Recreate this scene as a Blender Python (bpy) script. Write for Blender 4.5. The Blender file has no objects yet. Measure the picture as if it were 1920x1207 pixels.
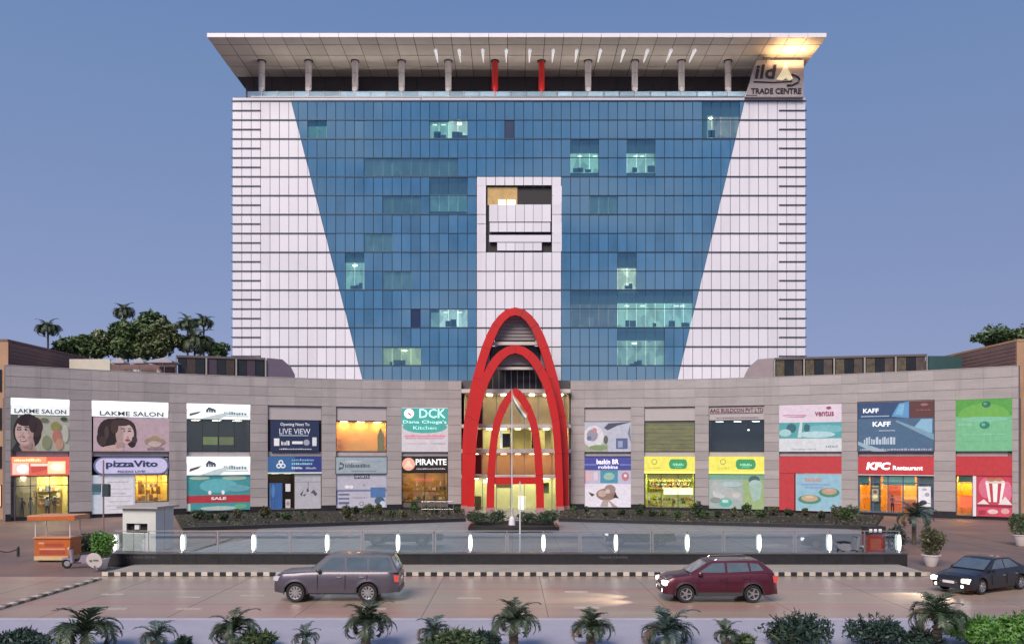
import bpy, bmesh, math, random
from mathutils import Vector, Matrix, noise
random.seed(7)
R = math.radians
sc = bpy.context.scene
# ------------------------------------------------------------------ camera, sky, sun, exposure
F = 1600.0; CZ = 5.85; HY = 853.0; CX = 960.0
cam = bpy.data.cameras.new('camera'); cam_o = bpy.data.objects.new('camera', cam)
sc.collection.objects.link(cam_o); sc.camera = cam_o
cam.sensor_width = 36.0; cam.lens = 36.0 * F / 1920.0
cam_o.location = (0, 0, CZ); cam_o.rotation_euler = (R(90), 0, 0)
cam.shift_x = 0.0; cam.shift_y = (HY - 603.5) / 1920.0
cam.clip_start = 0.1; cam.clip_end = 6000

SUN_EL = 40.0; SUN_AZ = -22.0       # sun high behind the camera, a little to the left
w = bpy.data.worlds.new('World'); sc.world = w; w.use_nodes = True
nt = w.node_tree; nt.nodes.clear()
out = nt.nodes.new('ShaderNodeOutputWorld'); bg = nt.nodes.new('ShaderNodeBackground')
sky = nt.nodes.new('ShaderNodeTexSky'); sky.sky_type = 'NISHITA'; sky.sun_disc = False
sky.sun_elevation = R(SUN_EL); sky.sun_rotation = R(180 + SUN_AZ); sky.air_density = 1.0; sky.dust_density = 0.6; sky.ozone_density = 2.0
SKY_S = 0.07
geo = nt.nodes.new('ShaderNodeTexCoord'); sep = nt.nodes.new('ShaderNodeSeparateXYZ')
ramp = nt.nodes.new('ShaderNodeValToRGB'); cr = ramp.color_ramp
cr.elements[0].position = 0.0; cr.elements[0].color = (0.285, 0.325, 0.565, 1)
cr.elements[1].position = 1.0; cr.elements[1].color = (0.07, 0.16, 0.42, 1)
for p, c in ((0.10, (0.275, 0.325, 0.575, 1)), (0.22, (0.240, 0.312, 0.555, 1)), (0.40, (0.188, 0.290, 0.535, 1)), (0.60, (0.12, 0.23, 0.53, 1))):
    e = cr.elements.new(p); e.color = c
sm = nt.nodes.new('ShaderNodeVectorMath'); sm.operation = 'SCALE'; sm.inputs['Scale'].default_value = 1.0 / SKY_S
mx = nt.nodes.new('ShaderNodeMix'); mx.data_type = 'RGBA'; mx.inputs['Factor'].default_value = 0.8
nt.links.new(geo.outputs['Generated'], sep.inputs[0]); nt.links.new(sep.outputs['Z'], ramp.inputs['Fac'])
nt.links.new(ramp.outputs['Color'], sm.inputs[0])
nt.links.new(sky.outputs['Color'], mx.inputs['A']); nt.links.new(sm.outputs['Vector'], mx.inputs['B'])
nt.links.new(mx.outputs['Result'], bg.inputs['Color']); bg.inputs['Strength'].default_value = SKY_S
nt.links.new(bg.outputs['Background'], out.inputs['Surface'])

sl = bpy.data.lights.new('sun', 'SUN'); sl.energy = 3.8; sl.angle = R(30); sl.color = (1.0, 0.86, 0.76)
so = bpy.data.objects.new('sun', sl); sc.collection.objects.link(so)
so.rotation_euler = (R(90 - SUN_EL), 0, R(SUN_AZ))
sc.view_settings.view_transform = 'Standard'; sc.view_settings.look = 'None'
sc.view_settings.exposure = 0.0; sc.view_settings.gamma = 1.0; sc.view_settings.use_curve_mapping = False
sc.render.engine = 'CYCLES'
sc.cycles.max_bounces = 6; sc.cycles.transparent_max_bounces = 12; sc.cycles.caustics_reflective = False; sc.cycles.caustics_refractive = False
sc.cycles.sample_clamp_indirect = 4.0

# ------------------------------------------------------------------ helpers
COL = sc.collection
WM = {}
ID = Matrix.Identity(4)
def T(x, y, z): return Matrix.Translation((x, y, z))
def RZ(a): return Matrix.Rotation(a, 4, 'Z')
def RX(a): return Matrix.Rotation(a, 4, 'X')
def RY(a): return Matrix.Rotation(a, 4, 'Y')
def S(v): return Matrix.Scale(v, 4)
def PX(x, Y): return (x - CX) * Y / F
def PZ(y, Y): return CZ - (y - HY) * Y / F
def GY(y): return F * CZ / (y - HY)

def link(o, M=None, parent=None, label=None, cat=None, group=None, kind=None):
    M = M if M is not None else (WM[parent.name] if parent else ID)
    if o.name not in COL.objects: COL.objects.link(o)
    WM[o.name] = M
    if parent:
        o.parent = parent; o.matrix_basis = WM[parent.name].inverted() @ M
    else: o.matrix_basis = M
    if label: o['label'] = label
    if cat: o['category'] = cat
    if group: o['group'] = group
    if kind: o['kind'] = kind
    return o
def empty(name, M, label=None, cat=None, group=None, parent=None):
    o = bpy.data.objects.new(name, None); o.empty_display_size = 0.3
    return link(o, M, parent, label, cat, group)
def inst(name, me, M, parent=None, **k):
    return link(bpy.data.objects.new(name, me), M, parent, **k)

MATS = {}
def mat(name, col, rough=0.6, metal=0.0, var=0.10, scale=1.5, piece=0.0, bump=0.0, es=0.0, ecol=None, stretch=(1, 1, 1), spec=0.5, coat=0.0, fine=0.0, two=None):
    if name in MATS: return MATS[name]
    m = bpy.data.materials.new(name); m.use_nodes = True; n = m.node_tree; b = n.nodes['Principled BSDF']
    b.inputs['Roughness'].default_value = rough; b.inputs['Metallic'].default_value = metal
    b.inputs['Specular IOR Level'].default_value = spec
    if coat: b.inputs['Coat Weight'].default_value = coat; b.inputs['Coat Roughness'].default_value = 0.05
    c4 = (*col, 1)
    g = n.nodes.new('ShaderNodeNewGeometry'); mp = n.nodes.new('ShaderNodeMapping'); mp.inputs['Scale'].default_value = stretch
    n.links.new(g.outputs['Position'], mp.inputs['Vector'])
    nz = n.nodes.new('ShaderNodeTexNoise'); nz.inputs['Scale'].default_value = scale; nz.inputs['Detail'].default_value = 5; nz.inputs['Roughness'].default_value = 0.65
    n.links.new(mp.outputs['Vector'], nz.inputs['Vector'])
    hs = n.nodes.new('ShaderNodeHueSaturation'); hs.inputs['Color'].default_value = c4
    ma = n.nodes.new('ShaderNodeMath'); ma.operation = 'MULTIPLY_ADD'; ma.inputs[1].default_value = 4 * var; ma.inputs[2].default_value = 1 - 2 * var
    n.links.new(nz.outputs['Fac'], ma.inputs[0]); last = ma.outputs[0]
    if piece:
        oi = n.nodes.new('ShaderNodeObjectInfo'); mb = n.nodes.new('ShaderNodeMath'); mb.operation = 'MULTIPLY_ADD'
        mb.inputs[1].default_value = 2 * piece; mb.inputs[2].default_value = 1 - piece
        n.links.new(oi.outputs['Random'], mb.inputs[0]); mm = n.nodes.new('ShaderNodeMath'); mm.operation = 'MULTIPLY'
        n.links.new(last, mm.inputs[0]); n.links.new(mb.outputs[0], mm.inputs[1]); last = mm.outputs[0]
    if fine:
        n2 = n.nodes.new('ShaderNodeTexNoise'); n2.inputs['Scale'].default_value = scale * 14; n2.inputs['Detail'].default_value = 3
        n.links.new(g.outputs['Position'], n2.inputs['Vector'])
        mb = n.nodes.new('ShaderNodeMath'); mb.operation = 'MULTIPLY_ADD'; mb.inputs[1].default_value = 4 * fine; mb.inputs[2].default_value = 1 - 2 * fine
        n.links.new(n2.outputs['Fac'], mb.inputs[0]); mm = n.nodes.new('ShaderNodeMath'); mm.operation = 'MULTIPLY'
        n.links.new(last, mm.inputs[0]); n.links.new(mb.outputs[0], mm.inputs[1]); last = mm.outputs[0]
    n.links.new(last, hs.inputs['Value']); res = hs.outputs['Color']
    if two:
        col2, sc2, st2, thr = two
        m2 = n.nodes.new('ShaderNodeMapping'); m2.inputs['Scale'].default_value = st2; n.links.new(g.outputs['Position'], m2.inputs['Vector'])
        n3 = n.nodes.new('ShaderNodeTexNoise'); n3.inputs['Scale'].default_value = sc2; n3.inputs['Detail'].default_value = 4; n.links.new(m2.outputs['Vector'], n3.inputs['Vector'])
        rp = n.nodes.new('ShaderNodeMapRange'); rp.inputs['From Min'].default_value = thr[0]; rp.inputs['From Max'].default_value = thr[1]; n.links.new(n3.outputs['Fac'], rp.inputs['Value'])
        mi = n.nodes.new('ShaderNodeMix'); mi.data_type = 'RGBA'; n.links.new(rp.outputs['Result'], mi.inputs['Factor']); n.links.new(res, mi.inputs['A']); mi.inputs['B'].default_value = (*col2, 1); res = mi.outputs['Result']
    n.links.new(res, b.inputs['Base Color'])
    if es:
        if ecol: b.inputs['Emission Color'].default_value = (*ecol, 1)
        else: n.links.new(res, b.inputs['Emission Color'])
        b.inputs['Emission Strength'].default_value = es
    if bump:
        bp = n.nodes.new('ShaderNodeBump'); bp.inputs['Strength'].default_value = bump; bp.inputs['Distance'].default_value = 0.02
        nb = n.nodes.new('ShaderNodeTexNoise'); nb.inputs['Scale'].default_value = scale * 12; nb.inputs['Detail'].default_value = 4
        n.links.new(g.outputs['Position'], nb.inputs['Vector']); n.links.new(nb.outputs['Fac'], bp.inputs['Height']); n.links.new(bp.outputs['Normal'], b.inputs['Normal'])
    MATS[name] = m; return m
def glassmat(name, tint, clear, gcol, rough=0.02):
    m = bpy.data.materials.new(name); m.use_nodes = True; n = m.node_tree; n.nodes.clear()
    o = n.nodes.new('ShaderNodeOutputMaterial'); t = n.nodes.new('ShaderNodeBsdfTransparent'); t.inputs[0].default_value = (*tint, 1)
    g = n.nodes.new('ShaderNodeBsdfGlossy'); g.inputs['Color'].default_value = (*gcol, 1); g.inputs['Roughness'].default_value = rough
    mx = n.nodes.new('ShaderNodeMixShader'); lw = n.nodes.new('ShaderNodeLayerWeight'); lw.inputs['Blend'].default_value = 0.2
    ma = n.nodes.new('ShaderNodeMath'); ma.operation = 'MULTIPLY_ADD'; ma.inputs[1].default_value = clear * 0.8; ma.inputs[2].default_value = 1 - clear; ma.use_clamp = True
    n.links.new(lw.outputs['Fresnel'], ma.inputs[0]); n.links.new(ma.outputs[0], mx.inputs[0]); n.links.new(t.outputs[0], mx.inputs[1]); n.links.new(g.outputs[0], mx.inputs[2]); n.links.new(mx.outputs[0], o.inputs[0])
    MATS[name] = m; return m
def flat(col, es=0.0, rough=0.5):
    _g = sum(col) / 3; col = tuple(round(_g + (c - _g) * .84, 3) for c in col)
    return mat('print_%d_%d_%d_%d' % (*[int(c * 255) for c in col], int(es * 100)), col, rough, var=0.13, scale=2.6, es=es, fine=0.06)

class MB:
    def __init__(s): s.v = []; s.f = []; s.mi = []; s.ms = []; s.cur = 0
    def m(s, mt):
        if mt not in s.ms: s.ms.append(mt)
        s.cur = s.ms.index(mt); return s
    def add(s, vs, fs, M=None):
        b = len(s.v)
        s.v += [tuple(M @ Vector(p)) for p in vs] if M is not None else [tuple(p) for p in vs]
        for f in fs: s.f.append([b + i for i in f]); s.mi.append(s.cur)
        return s
    def box(s, x0, x1, y0, y1, z0, z1, M=None):
        return s.add([(x0, y0, z0), (x1, y0, z0), (x1, y1, z0), (x0, y1, z0), (x0, y0, z1), (x1, y0, z1), (x1, y1, z1), (x0, y1, z1)],
                     [(0, 3, 2, 1), (4, 5, 6, 7), (0, 1, 5, 4), (1, 2, 6, 5), (2, 3, 7, 6), (3, 0, 4, 7)], M)
    def prism(s, pts, y0, y1, M=None):      # pts in (x, z), extruded from y0 (front) to y1
        n = len(pts); ar = sum(pts[i][0] * pts[(i + 1) % n][1] - pts[(i + 1) % n][0] * pts[i][1] for i in range(n))
        if ar < 0: pts = pts[::-1]
        vs = [(p[0], y0, p[1]) for p in pts] + [(p[0], y1, p[1]) for p in pts]
        fs = [tuple(range(n)), tuple(range(2 * n - 1, n - 1, -1))] + [(j, i, n + i, n + j) for i in range(n) for j in [(i + 1) % n]]
        return s.add(vs, fs, M)
    def flatp(s, pts, z0, z1, M=None):      # pts in (x, y), extruded in z
        n = len(pts); ar = sum(pts[i][0] * pts[(i + 1) % n][1] - pts[(i + 1) % n][0] * pts[i][1] for i in range(n))
        if ar < 0: pts = pts[::-1]
        vs = [(p[0], p[1], z0) for p in pts] + [(p[0], p[1], z1) for p in pts]
        fs = [tuple(range(n - 1, -1, -1)), tuple(range(n, 2 * n))] + [(i, j, n + j, n + i) for i in range(n) for j in [(i + 1) % n]]
        return s.add(vs, fs, M)
    def tube(s, pts, rad, n=8, M=None, cap=True):
        pts = [Vector(p) for p in pts]; rad = rad if isinstance(rad, (list, tuple)) else [rad] * len(pts)
        vs = []; fs = []
        for i, p in enumerate(pts):
            d = (pts[min(i + 1, len(pts) - 1)] - pts[max(i - 1, 0)]).normalized()
            a = Vector((0, 0, 1)) if abs(d.z) < 0.9 else Vector((1, 0, 0)); u = d.cross(a).normalized(); v = d.cross(u)
            for k in range(n):
                t = 2 * math.pi * k / n; vs.append(p + (u * math.cos(t) + v * math.sin(t)) * rad[i])
        for i in range(len(pts) - 1):
            for k in range(n):
                k2 = (k + 1) % n; fs.append((i * n + k, i * n + k2, (i + 1) * n + k2, (i + 1) * n + k))
        if cap: fs += [tuple(range(n - 1, -1, -1)), tuple(range((len(pts) - 1) * n, len(pts) * n))]
        return s.add(vs, fs, M)
    def lathe(s, prof, n=16, M=None):       # prof (r, z)
        vs = [(r * math.cos(2 * math.pi * k / n), r * math.sin(2 * math.pi * k / n), z) for r, z in prof for k in range(n)]
        fs = [(i * n + k, i * n + (k + 1) % n, (i + 1) * n + (k + 1) % n, (i + 1) * n + k) for i in range(len(prof) - 1) for k in range(n)]
        fs += [tuple(range(n - 1, -1, -1)), tuple(range((len(prof) - 1) * n, len(prof) * n))]
        return s.add(vs, fs, M)
    def mesh(s, name, mt=None, smooth=None):
        me = bpy.data.meshes.new(name); me.from_pydata(s.v, [], s.f)
        ms = [mt] if mt and not s.ms else s.ms
        for q in ms: me.materials.append(q)
        if s.ms: me.polygons.foreach_set('material_index', s.mi)
        if smooth:
            me.polygons.foreach_set('use_smooth', [True] * len(me.polygons)); me.set_sharp_from_angle(angle=R(smooth))
        me.update(); return me
    def build(s, name, mt=None, parent=None, M=None, smooth=None, **k):
        return inst(name, s.mesh(name, mt, smooth), M, parent, **k)

TXT = {}
def text_mesh(t, bold=0.0, shear=0.0):
    key = (t, bold, shear)
    if key in TXT: return TXT[key]
    cu = bpy.data.curves.new('t', 'FONT'); cu.body = t; cu.extrude = 0.02; cu.resolution_u = 2; cu.offset = bold; cu.shear = shear
    o = bpy.data.objects.new('t', cu); COL.objects.link(o); dg = bpy.context.evaluated_depsgraph_get()
    me = bpy.data.meshes.new_from_object(o.evaluated_get(dg)); vs = [tuple(v.co) for v in me.vertices]; fs = [tuple(p.vertices) for p in me.polygons]
    bpy.data.objects.remove(o); bpy.data.curves.remove(cu); bpy.data.meshes.remove(me)
    TXT[key] = (vs, fs); return TXT[key]
def put_text(mb, t, x0, z0, x1, z1, y, d=0.03, bold=0.0, shear=0.0):
    vs, fs = text_mesh(t, bold, shear)
    ax = min(v[0] for v in vs); bx = max(v[0] for v in vs); ay = min(v[1] for v in vs); by = max(v[1] for v in vs)
    mb.add([(x0 + (v[0] - ax) / (bx - ax) * (x1 - x0), y - d / 2 - (v[2] / 0.04) * d, z0 + (v[1] - ay) / (by - ay) * (z1 - z0)) for v in vs], fs)

# ------------------------------------------------------------------ materials
m_white = mat('white_cladding', (0.735, 0.735, 0.79), 0.32, var=0.05, scale=0.12, piece=0.05, two=((0.66, 0.63, 0.68), 0.7, (1, 1, 0.06), (0.56, 0.85)))
m_joint = mat('dark_joint', (0.09, 0.10, 0.13), 0.6)
m_fin = mat('dark_fin', (0.06, 0.065, 0.09), 0.45, 0.3)
m_blue = mat('blue_mirror_glass', (0.235, 0.47, 0.57), 0.08, metal=0.93, var=0.20, scale=0.35, piece=0.15, stretch=(1, 1, 0.3), two=((0.40, 0.58, 0.60), 0.09, (0.7, 1, 1.3), (0.42, 0.66)))
m_blueclear = glassmat('blue_clear_glass', (0.86, 0.94, 0.90), 0.62, (0.30, 0.52, 0.62))
m_stone = mat('podium_stone', (0.385, 0.355, 0.345), 0.62, var=0.10, scale=0.5, piece=0.10, bump=0.25, fine=0.05, stretch=(1, 1, 5), two=((0.30, 0.272, 0.27), 0.9, (1, 1, 0.12), (0.54, 0.85)))
m_stoneback = mat('podium_joint', (0.19, 0.165, 0.165), 0.8)
m_blank = mat('blank_panel', (0.45, 0.41, 0.41), 0.5, var=0.04, piece=0.04)
m_black = mat('black_granite', (0.025, 0.025, 0.028), 0.22, var=0.25, scale=3)
m_red = mat('red_paint', (0.54, 0.014, 0.012), 0.35, var=0.10, scale=0.5, piece=.05, two=((0.42, 0.03, 0.026), 0.6, (1, 1, 0.2), (0.50, 0.8)))
m_col = mat('column_white', (0.55, 0.50, 0.49), 0.45)
m_soffit = mat('soffit_panel', (0.52, 0.47, 0.42), 0.45, var=0.10, piece=0.10, scale=0.4)
m_soffback = mat('soffit_joint', (0.05, 0.045, 0.04), 0.7)
m_fascia = mat('fascia_white', (0.82, 0.78, 0.79), 0.4, var=0.03)
m_pent = mat('penthouse_dark', (0.06, 0.05, 0.055), 0.5)
m_dark = mat('dark_void', (0.018, 0.016, 0.018), 0.6)
m_frame = mat('aluminium_frame', (0.28, 0.28, 0.29), 0.35, 0.7)
m_dframe = mat('dark_frame', (0.05, 0.05, 0.055), 0.4, 0.3)
m_rail = mat('dull_rail', (0.30, 0.30, 0.28), 0.5, 0.3)
m_steel = mat('steel', (0.55, 0.56, 0.57), 0.25, 0.9)
m_clear = glassmat('clear_glass', (0.86, 0.93, 0.90), 0.93, (0.9, 0.95, 0.95))
m_bal = glassmat('balustrade_glass', (0.84, 0.90, 0.92), 0.84, (0.75, 0.85, 0.9))
m_dglass = mat('dark_window_glass', (0.022, 0.025, 0.028), 0.12, var=0.3, spec=0.35)
m_tan = mat('tan_stucco', (0.42, 0.26, 0.16), 0.8, var=0.15, scale=0.6, bump=0.2)
m_brownwall = mat('brown_wall', (0.20, 0.125, 0.115), 0.8, var=0.15, scale=0.5, bump=0.2)
m_plaza = mat('plaza_paving', (0.245, 0.25, 0.26), 0.45, var=0.07, scale=0.25, fine=0.03)
m_paver = mat('forecourt_pavers', (0.165, 0.115, 0.10), 0.55, var=0.14, scale=0.35, piece=0.1, fine=0.08, two=((0.29, 0.165, 0.12), 0.15, (1, 1, 1), (0.5, 0.68)))
m_road = mat('road_concrete', (0.365, 0.285, 0.215), 0.34, var=0.20, scale=0.7, fine=0.08, stretch=(0.06, 1.1, 1), bump=0.2, two=((0.43, 0.21, 0.18), 0.30, (0.16, 2.2, 1), (0.5, 0.72)))  # reddish streaks along the road echo light trails, put into its colour
m_walk = mat('footpath', (0.37, 0.33, 0.28), 0.7, var=0.12, scale=1.0, fine=0.06)
m_lav = mat('near_footpath', (0.40, 0.39, 0.45), 0.7, var=0.08, scale=0.8, fine=0.05)
m_soil = mat('soil', (0.026, 0.022, 0.018), 0.9, var=0.3, scale=4, bump=0.5)
m_earth = mat('far_ground', (0.26, 0.24, 0.21), 0.9, var=0.15, scale=0.05)
m_kw = mat('kerb_white', (0.55, 0.50, 0.42), 0.6, var=0.2, scale=4, piece=0.12)
m_kb = mat('kerb_black', (0.022, 0.02, 0.018), 0.5, var=0.25, scale=4, piece=0.3)
m_leafd = mat('leaf_dark', (0.046, 0.072, 0.034), 0.5, var=0.35, scale=1.2, piece=0.15)
m_leafm = mat('leaf_mid', (0.075, 0.115, 0.045), 0.5, var=0.35, scale=1.5, piece=0.15)
m_leafb = mat('leaf_bright', (0.09, 0.22, 0.035), 0.5, var=0.3, scale=2)
m_leafo = mat('leaf_olive', (0.10, 0.105, 0.05), 0.55, var=0.35, scale=2, piece=0.15)
m_leafg = mat('leaf_blue_green', (0.028, 0.056, 0.040), 0.5, var=0.35, scale=2)
m_trunk = mat('bark', (0.11, 0.085, 0.06), 0.9, var=0.25, scale=6, bump=0.5)
m_pot = mat('white_pot', (0.72, 0.66, 0.64), 0.5, var=0.05)
m_tyre = mat('tyre', (0.018, 0.018, 0.018), 0.75)
m_rim = mat('rim_alloy', (0.55, 0.55, 0.56), 0.28, 0.85)
m_lamp = mat('lit_lamp', (1, 1, 0.95), 0.5, var=0.0, es=2.6, ecol=(1.0, 0.98, 0.85))
m_headl = mat('lit_headlight', (1, 1, 1), 0.3, var=0.0, es=3.5, ecol=(1.0, 0.93, 0.78))
m_headoff = mat('headlight_glass', (0.70, 0.70, 0.72), 0.1, 0.3)
m_tail = mat('tail_light', (0.55, 0.06, 0.05), 0.15, var=0.0, es=0.12, ecol=(1, 0.2, 0.15))

# ------------------------------------------------------------------ ground, roads
def sheet(name, pts, z, m, label=None, cat=None):
    return MB().add([(x, y, z) for x, y in pts], [tuple(range(len(pts)))]).build(name, m, kind='structure')
sheet('ground', [(-1500, -200), (1500, -200), (1500, 3000), (-1500, 3000)], -0.02, m_earth)
ROAD_N, ROAD_F = 29.9, 41.3
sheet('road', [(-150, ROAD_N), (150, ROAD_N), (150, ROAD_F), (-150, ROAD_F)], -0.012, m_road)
sheet('near_pavement', [(-150, 2), (150, 2), (150, ROAD_N), (-150, ROAD_N)], 0.10, m_lav)
MB().box(-150, 150, ROAD_N, ROAD_N + 0.18, -0.01, 0.13).build('near_kerb', mat('near_kerb', (0.42, 0.40, 0.43), 0.7), kind='structure')
WX0, WX1 = PX(203, 45.0), PX(1700, 45.0)
# footpath strip with far kerb
KX0, KX1 = PX(195, 41.6), PX(1742, 41.6)
MB().flatp([(KX0, 41.62), (KX1, 41.62), (KX1, 45.4), (KX0, 45.4)], -0.01, 0.105).build('footpath', m_walk, kind='structure')
kerb = MB().box(KX0, KX1, 41.46, 41.618, -0.01, 0.17).build('kerb', m_walk, kind='structure')
bw = MB().box(-0.148, 0.148, 0, 0.10, 0, 0.19).mesh('kerb_block', m_kw)
bb = MB().box(-0.148, 0.148, 0, 0.10, 0, 0.175).mesh('kerb_block_black', m_kb)
n = int((KX1 - KX0) / 0.301)
for i in range(n):
    inst('kerb_block', bb if i % 2 else bw, T(KX0 + (i + 0.5) * 0.301, 41.38 + random.uniform(-.006, .006), 0.0) @ RZ(random.uniform(-.01, .01)), kerb)
# forecourts and plaza
sheet('forecourt_left', [(-150, ROAD_F), (KX0 - 0.02, ROAD_F), (WX0, 45.4), (WX0 + 3, 60), (-24, 90), (-150, 90)], -0.008, m_paver)
sheet('forecourt_right', [(KX1 + 0.02, ROAD_F), (150, ROAD_F), (150, 90), (24, 90), (WX1 + 6, 60), (WX1, 45.4)], -0.008, m_paver)
sheet('plaza', [(WX0, 45.4), (WX1, 45.4), (WX1 + 6, 60), (26, 92), (-26, 92), (WX0 + 3, 60)], -0.004, m_plaza)
# plaza paving joints
jb = MB()
for k in range(12):
    y = 48 + k * 2.4; jb.box(WX0 + 1, WX1 - 0.5, y, y + 0.04, -0.004, 0.001)
for k in range(-9, 12):
    jb.box(k * 3.0, k * 3.0 + 0.04, 47, 76, -0.004, 0.0008)
jb.build('paving_joints', mat('paving_joint', (0.15, 0.16, 0.18), 0.7), kind='structure')
jr = MB()
for k in range(-11, 12): jr.box(k * 4.6 + 1.3, k * 4.6 + 1.335, ROAD_N, ROAD_F, -.0119, -.0085)
for y in (33.6, 37.4): jr.box(-60, 60, y, y + .03, -.0119, -.0080)
jr.build('road_joints', mat('road_joint', (.22, .18, .15), .8), kind='structure')
# diagonal kerb of blocks on the left driveway
a = Vector((PX(190, 40.5), 40.3, 0)); b_ = Vector((PX(-60, 30.7), 30.9, 0)); dv = b_ - a; ang = math.atan2(dv.y, dv.x)
dk = MB().box(0, dv.length, -0.10, 0.10, -0.01, 0.055).build('driveway_kerb', m_walk, M=T(*a) @ RZ(ang), kind='structure')
bwl = MB().box(-0.19, 0.19, -0.13, 0.13, 0, 0.09).mesh('kerb_block_long', m_kw); bbl = MB().box(-0.19, 0.19, -0.13, 0.13, 0, 0.085).mesh('kerb_block_dark', mat('kerb_dark_worn', (0.19, 0.165, 0.13), 0.7, piece=0.2))
for i in range(int(dv.length / 0.42)):
    inst('kerb_block', bbl if i % 2 else bwl, T(*(a + dv.normalized() * (0.21 + i * 0.42))) @ RZ(ang), dk)
# road drain covers
for x, y in ((213, 1113), (215, 1140), (355, 1118), (355, 1140), (475, 1115), (700, 1140), (880, 1120), (1080, 1108), (1100, 1138), (1555, 1112)):
    Y = GY(y); MB().box(-0.5, 0.5, -0.16, 0.16, -0.011, -0.002).build('road_patch', mat('pale_patch', (0.47, 0.41, 0.34), 0.7, var=.2, scale=4), M=T(PX(x, Y), Y, 0), kind='structure')

# ------------------------------------------------------------------ boundary wall with glass balustrade and lit columns
wall = empty('boundary_wall', T((WX0 + WX1) / 2, 45.1, 0), 'low black granite wall with a glass balustrade along the plaza edge', 'wall')
wl = WX1 - WX0; nb = 36
for i in range(nb):
    x0 = WX0 + wl * i / nb; x1 = WX0 + wl * (i + 1) / nb
    MB().box(x0 + 0.008, x1 - 0.008, 44.9, 44.93, 0.10, 0.64).build('granite_slab', m_black, wall, ID)
MB().box(WX0, WX1, 44.93, 45.45, 0.0, 0.64).build('wall_core', m_black, wall, ID)
MB().box(WX0 - 0.03, WX1 + 0.03, 44.86, 45.5, 0.64, 0.69).build('coping', mat('coping_granite', (0.07, 0.068, 0.065), 0.3), wall, ID)
lights_x = [215, 342, 475, 613, 746, 882, 1019, 1155, 1289, 1424, 1556, 1686]
rail = empty('glass_balustrade', T(0, 45.25, 0.69), 'clear glass balustrade with a thin steel rail standing on the black granite wall', 'balustrade')
seg = []
for a_, b2 in zip(lights_x[:-1], lights_x[1:]): seg += [(a_, (a_ + b2) / 2), ((a_ + b2) / 2, b2)]
for a_, b2 in seg:
    x0, x1 = PX(a_, 45.25) + 0.1, PX(b2, 45.25) - 0.1
    MB().box(x0, x1, 45.24, 45.255, 0.72, 1.70).build('glass_pane', m_bal, rail, ID)
    MB().box(x1 + 0.07, x1 + 0.13, 45.22, 45.28, 0.69, 1.82).build('post', m_steel, rail, ID)
MB().tube([(PX(lights_x[0], 45.25), 45.25, 1.84), (PX(lights_x[-1], 45.25), 45.25, 1.84)], 0.02, 8).build('top_rail', m_rail, rail, ID)
ordn = ['at the left end of the wall beside the white kiosk', 'in front of the right corner of the white kiosk', 'third from the left, left of the grey car',
        'behind the front door of the grey car', 'behind the rear end of the grey car', 'below the left foot of the red arches', 'just right of the white pole before the arches',
        'first to the right of the arches, between two grey car-free panels', 'above the bonnet of the maroon car', 'above the rear of the maroon car',
        'left of the red vending box', 'at the right end of the wall near the potted shrub']
ordn[7] = 'midway between the arches and the maroon car'
for x, od in zip(lights_x, ordn):
    X = PX(x, 45.1)
    e = empty('column_light', T(X, 45.1, 0.69), 'glowing white cylinder light ' + od, 'light', 'lit cylinder lights along the granite wall')
    M0 = WM[e.name]
    MB().lathe([(0.17, 0), (0.17, 0.05), (0.10, 0.07), (0.10, 0.12)], 14).build('base', m_steel, e)
    MB().lathe([(0.05, 0.12), (0.075, 0.2), (0.095, 0.36), (0.10, 0.54), (0.095, 0.72), (0.075, 0.88), (0.05, 0.97)], 14).build('lamp_shade', m_lamp, e, smooth=40)
    MB().lathe([(0.07, 0.97), (0.07, 1.0), (0.02, 1.03)], 14).build('cap', m_steel, e)
# faint lettering on granite
for x, t in ((265, 'ILD TRADE CENTRE'), (1150, 'TRADE CENTRE')):
    mb = MB(); X = PX(x, 44.9); put_text(mb, t, X - 0.75, 0.42, X + 0.75, 0.54, 44.895, 0.01); mb.build('lettering', mat('etched', (0.12, 0.12, 0.125), 0.4), wall, ID)

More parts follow.
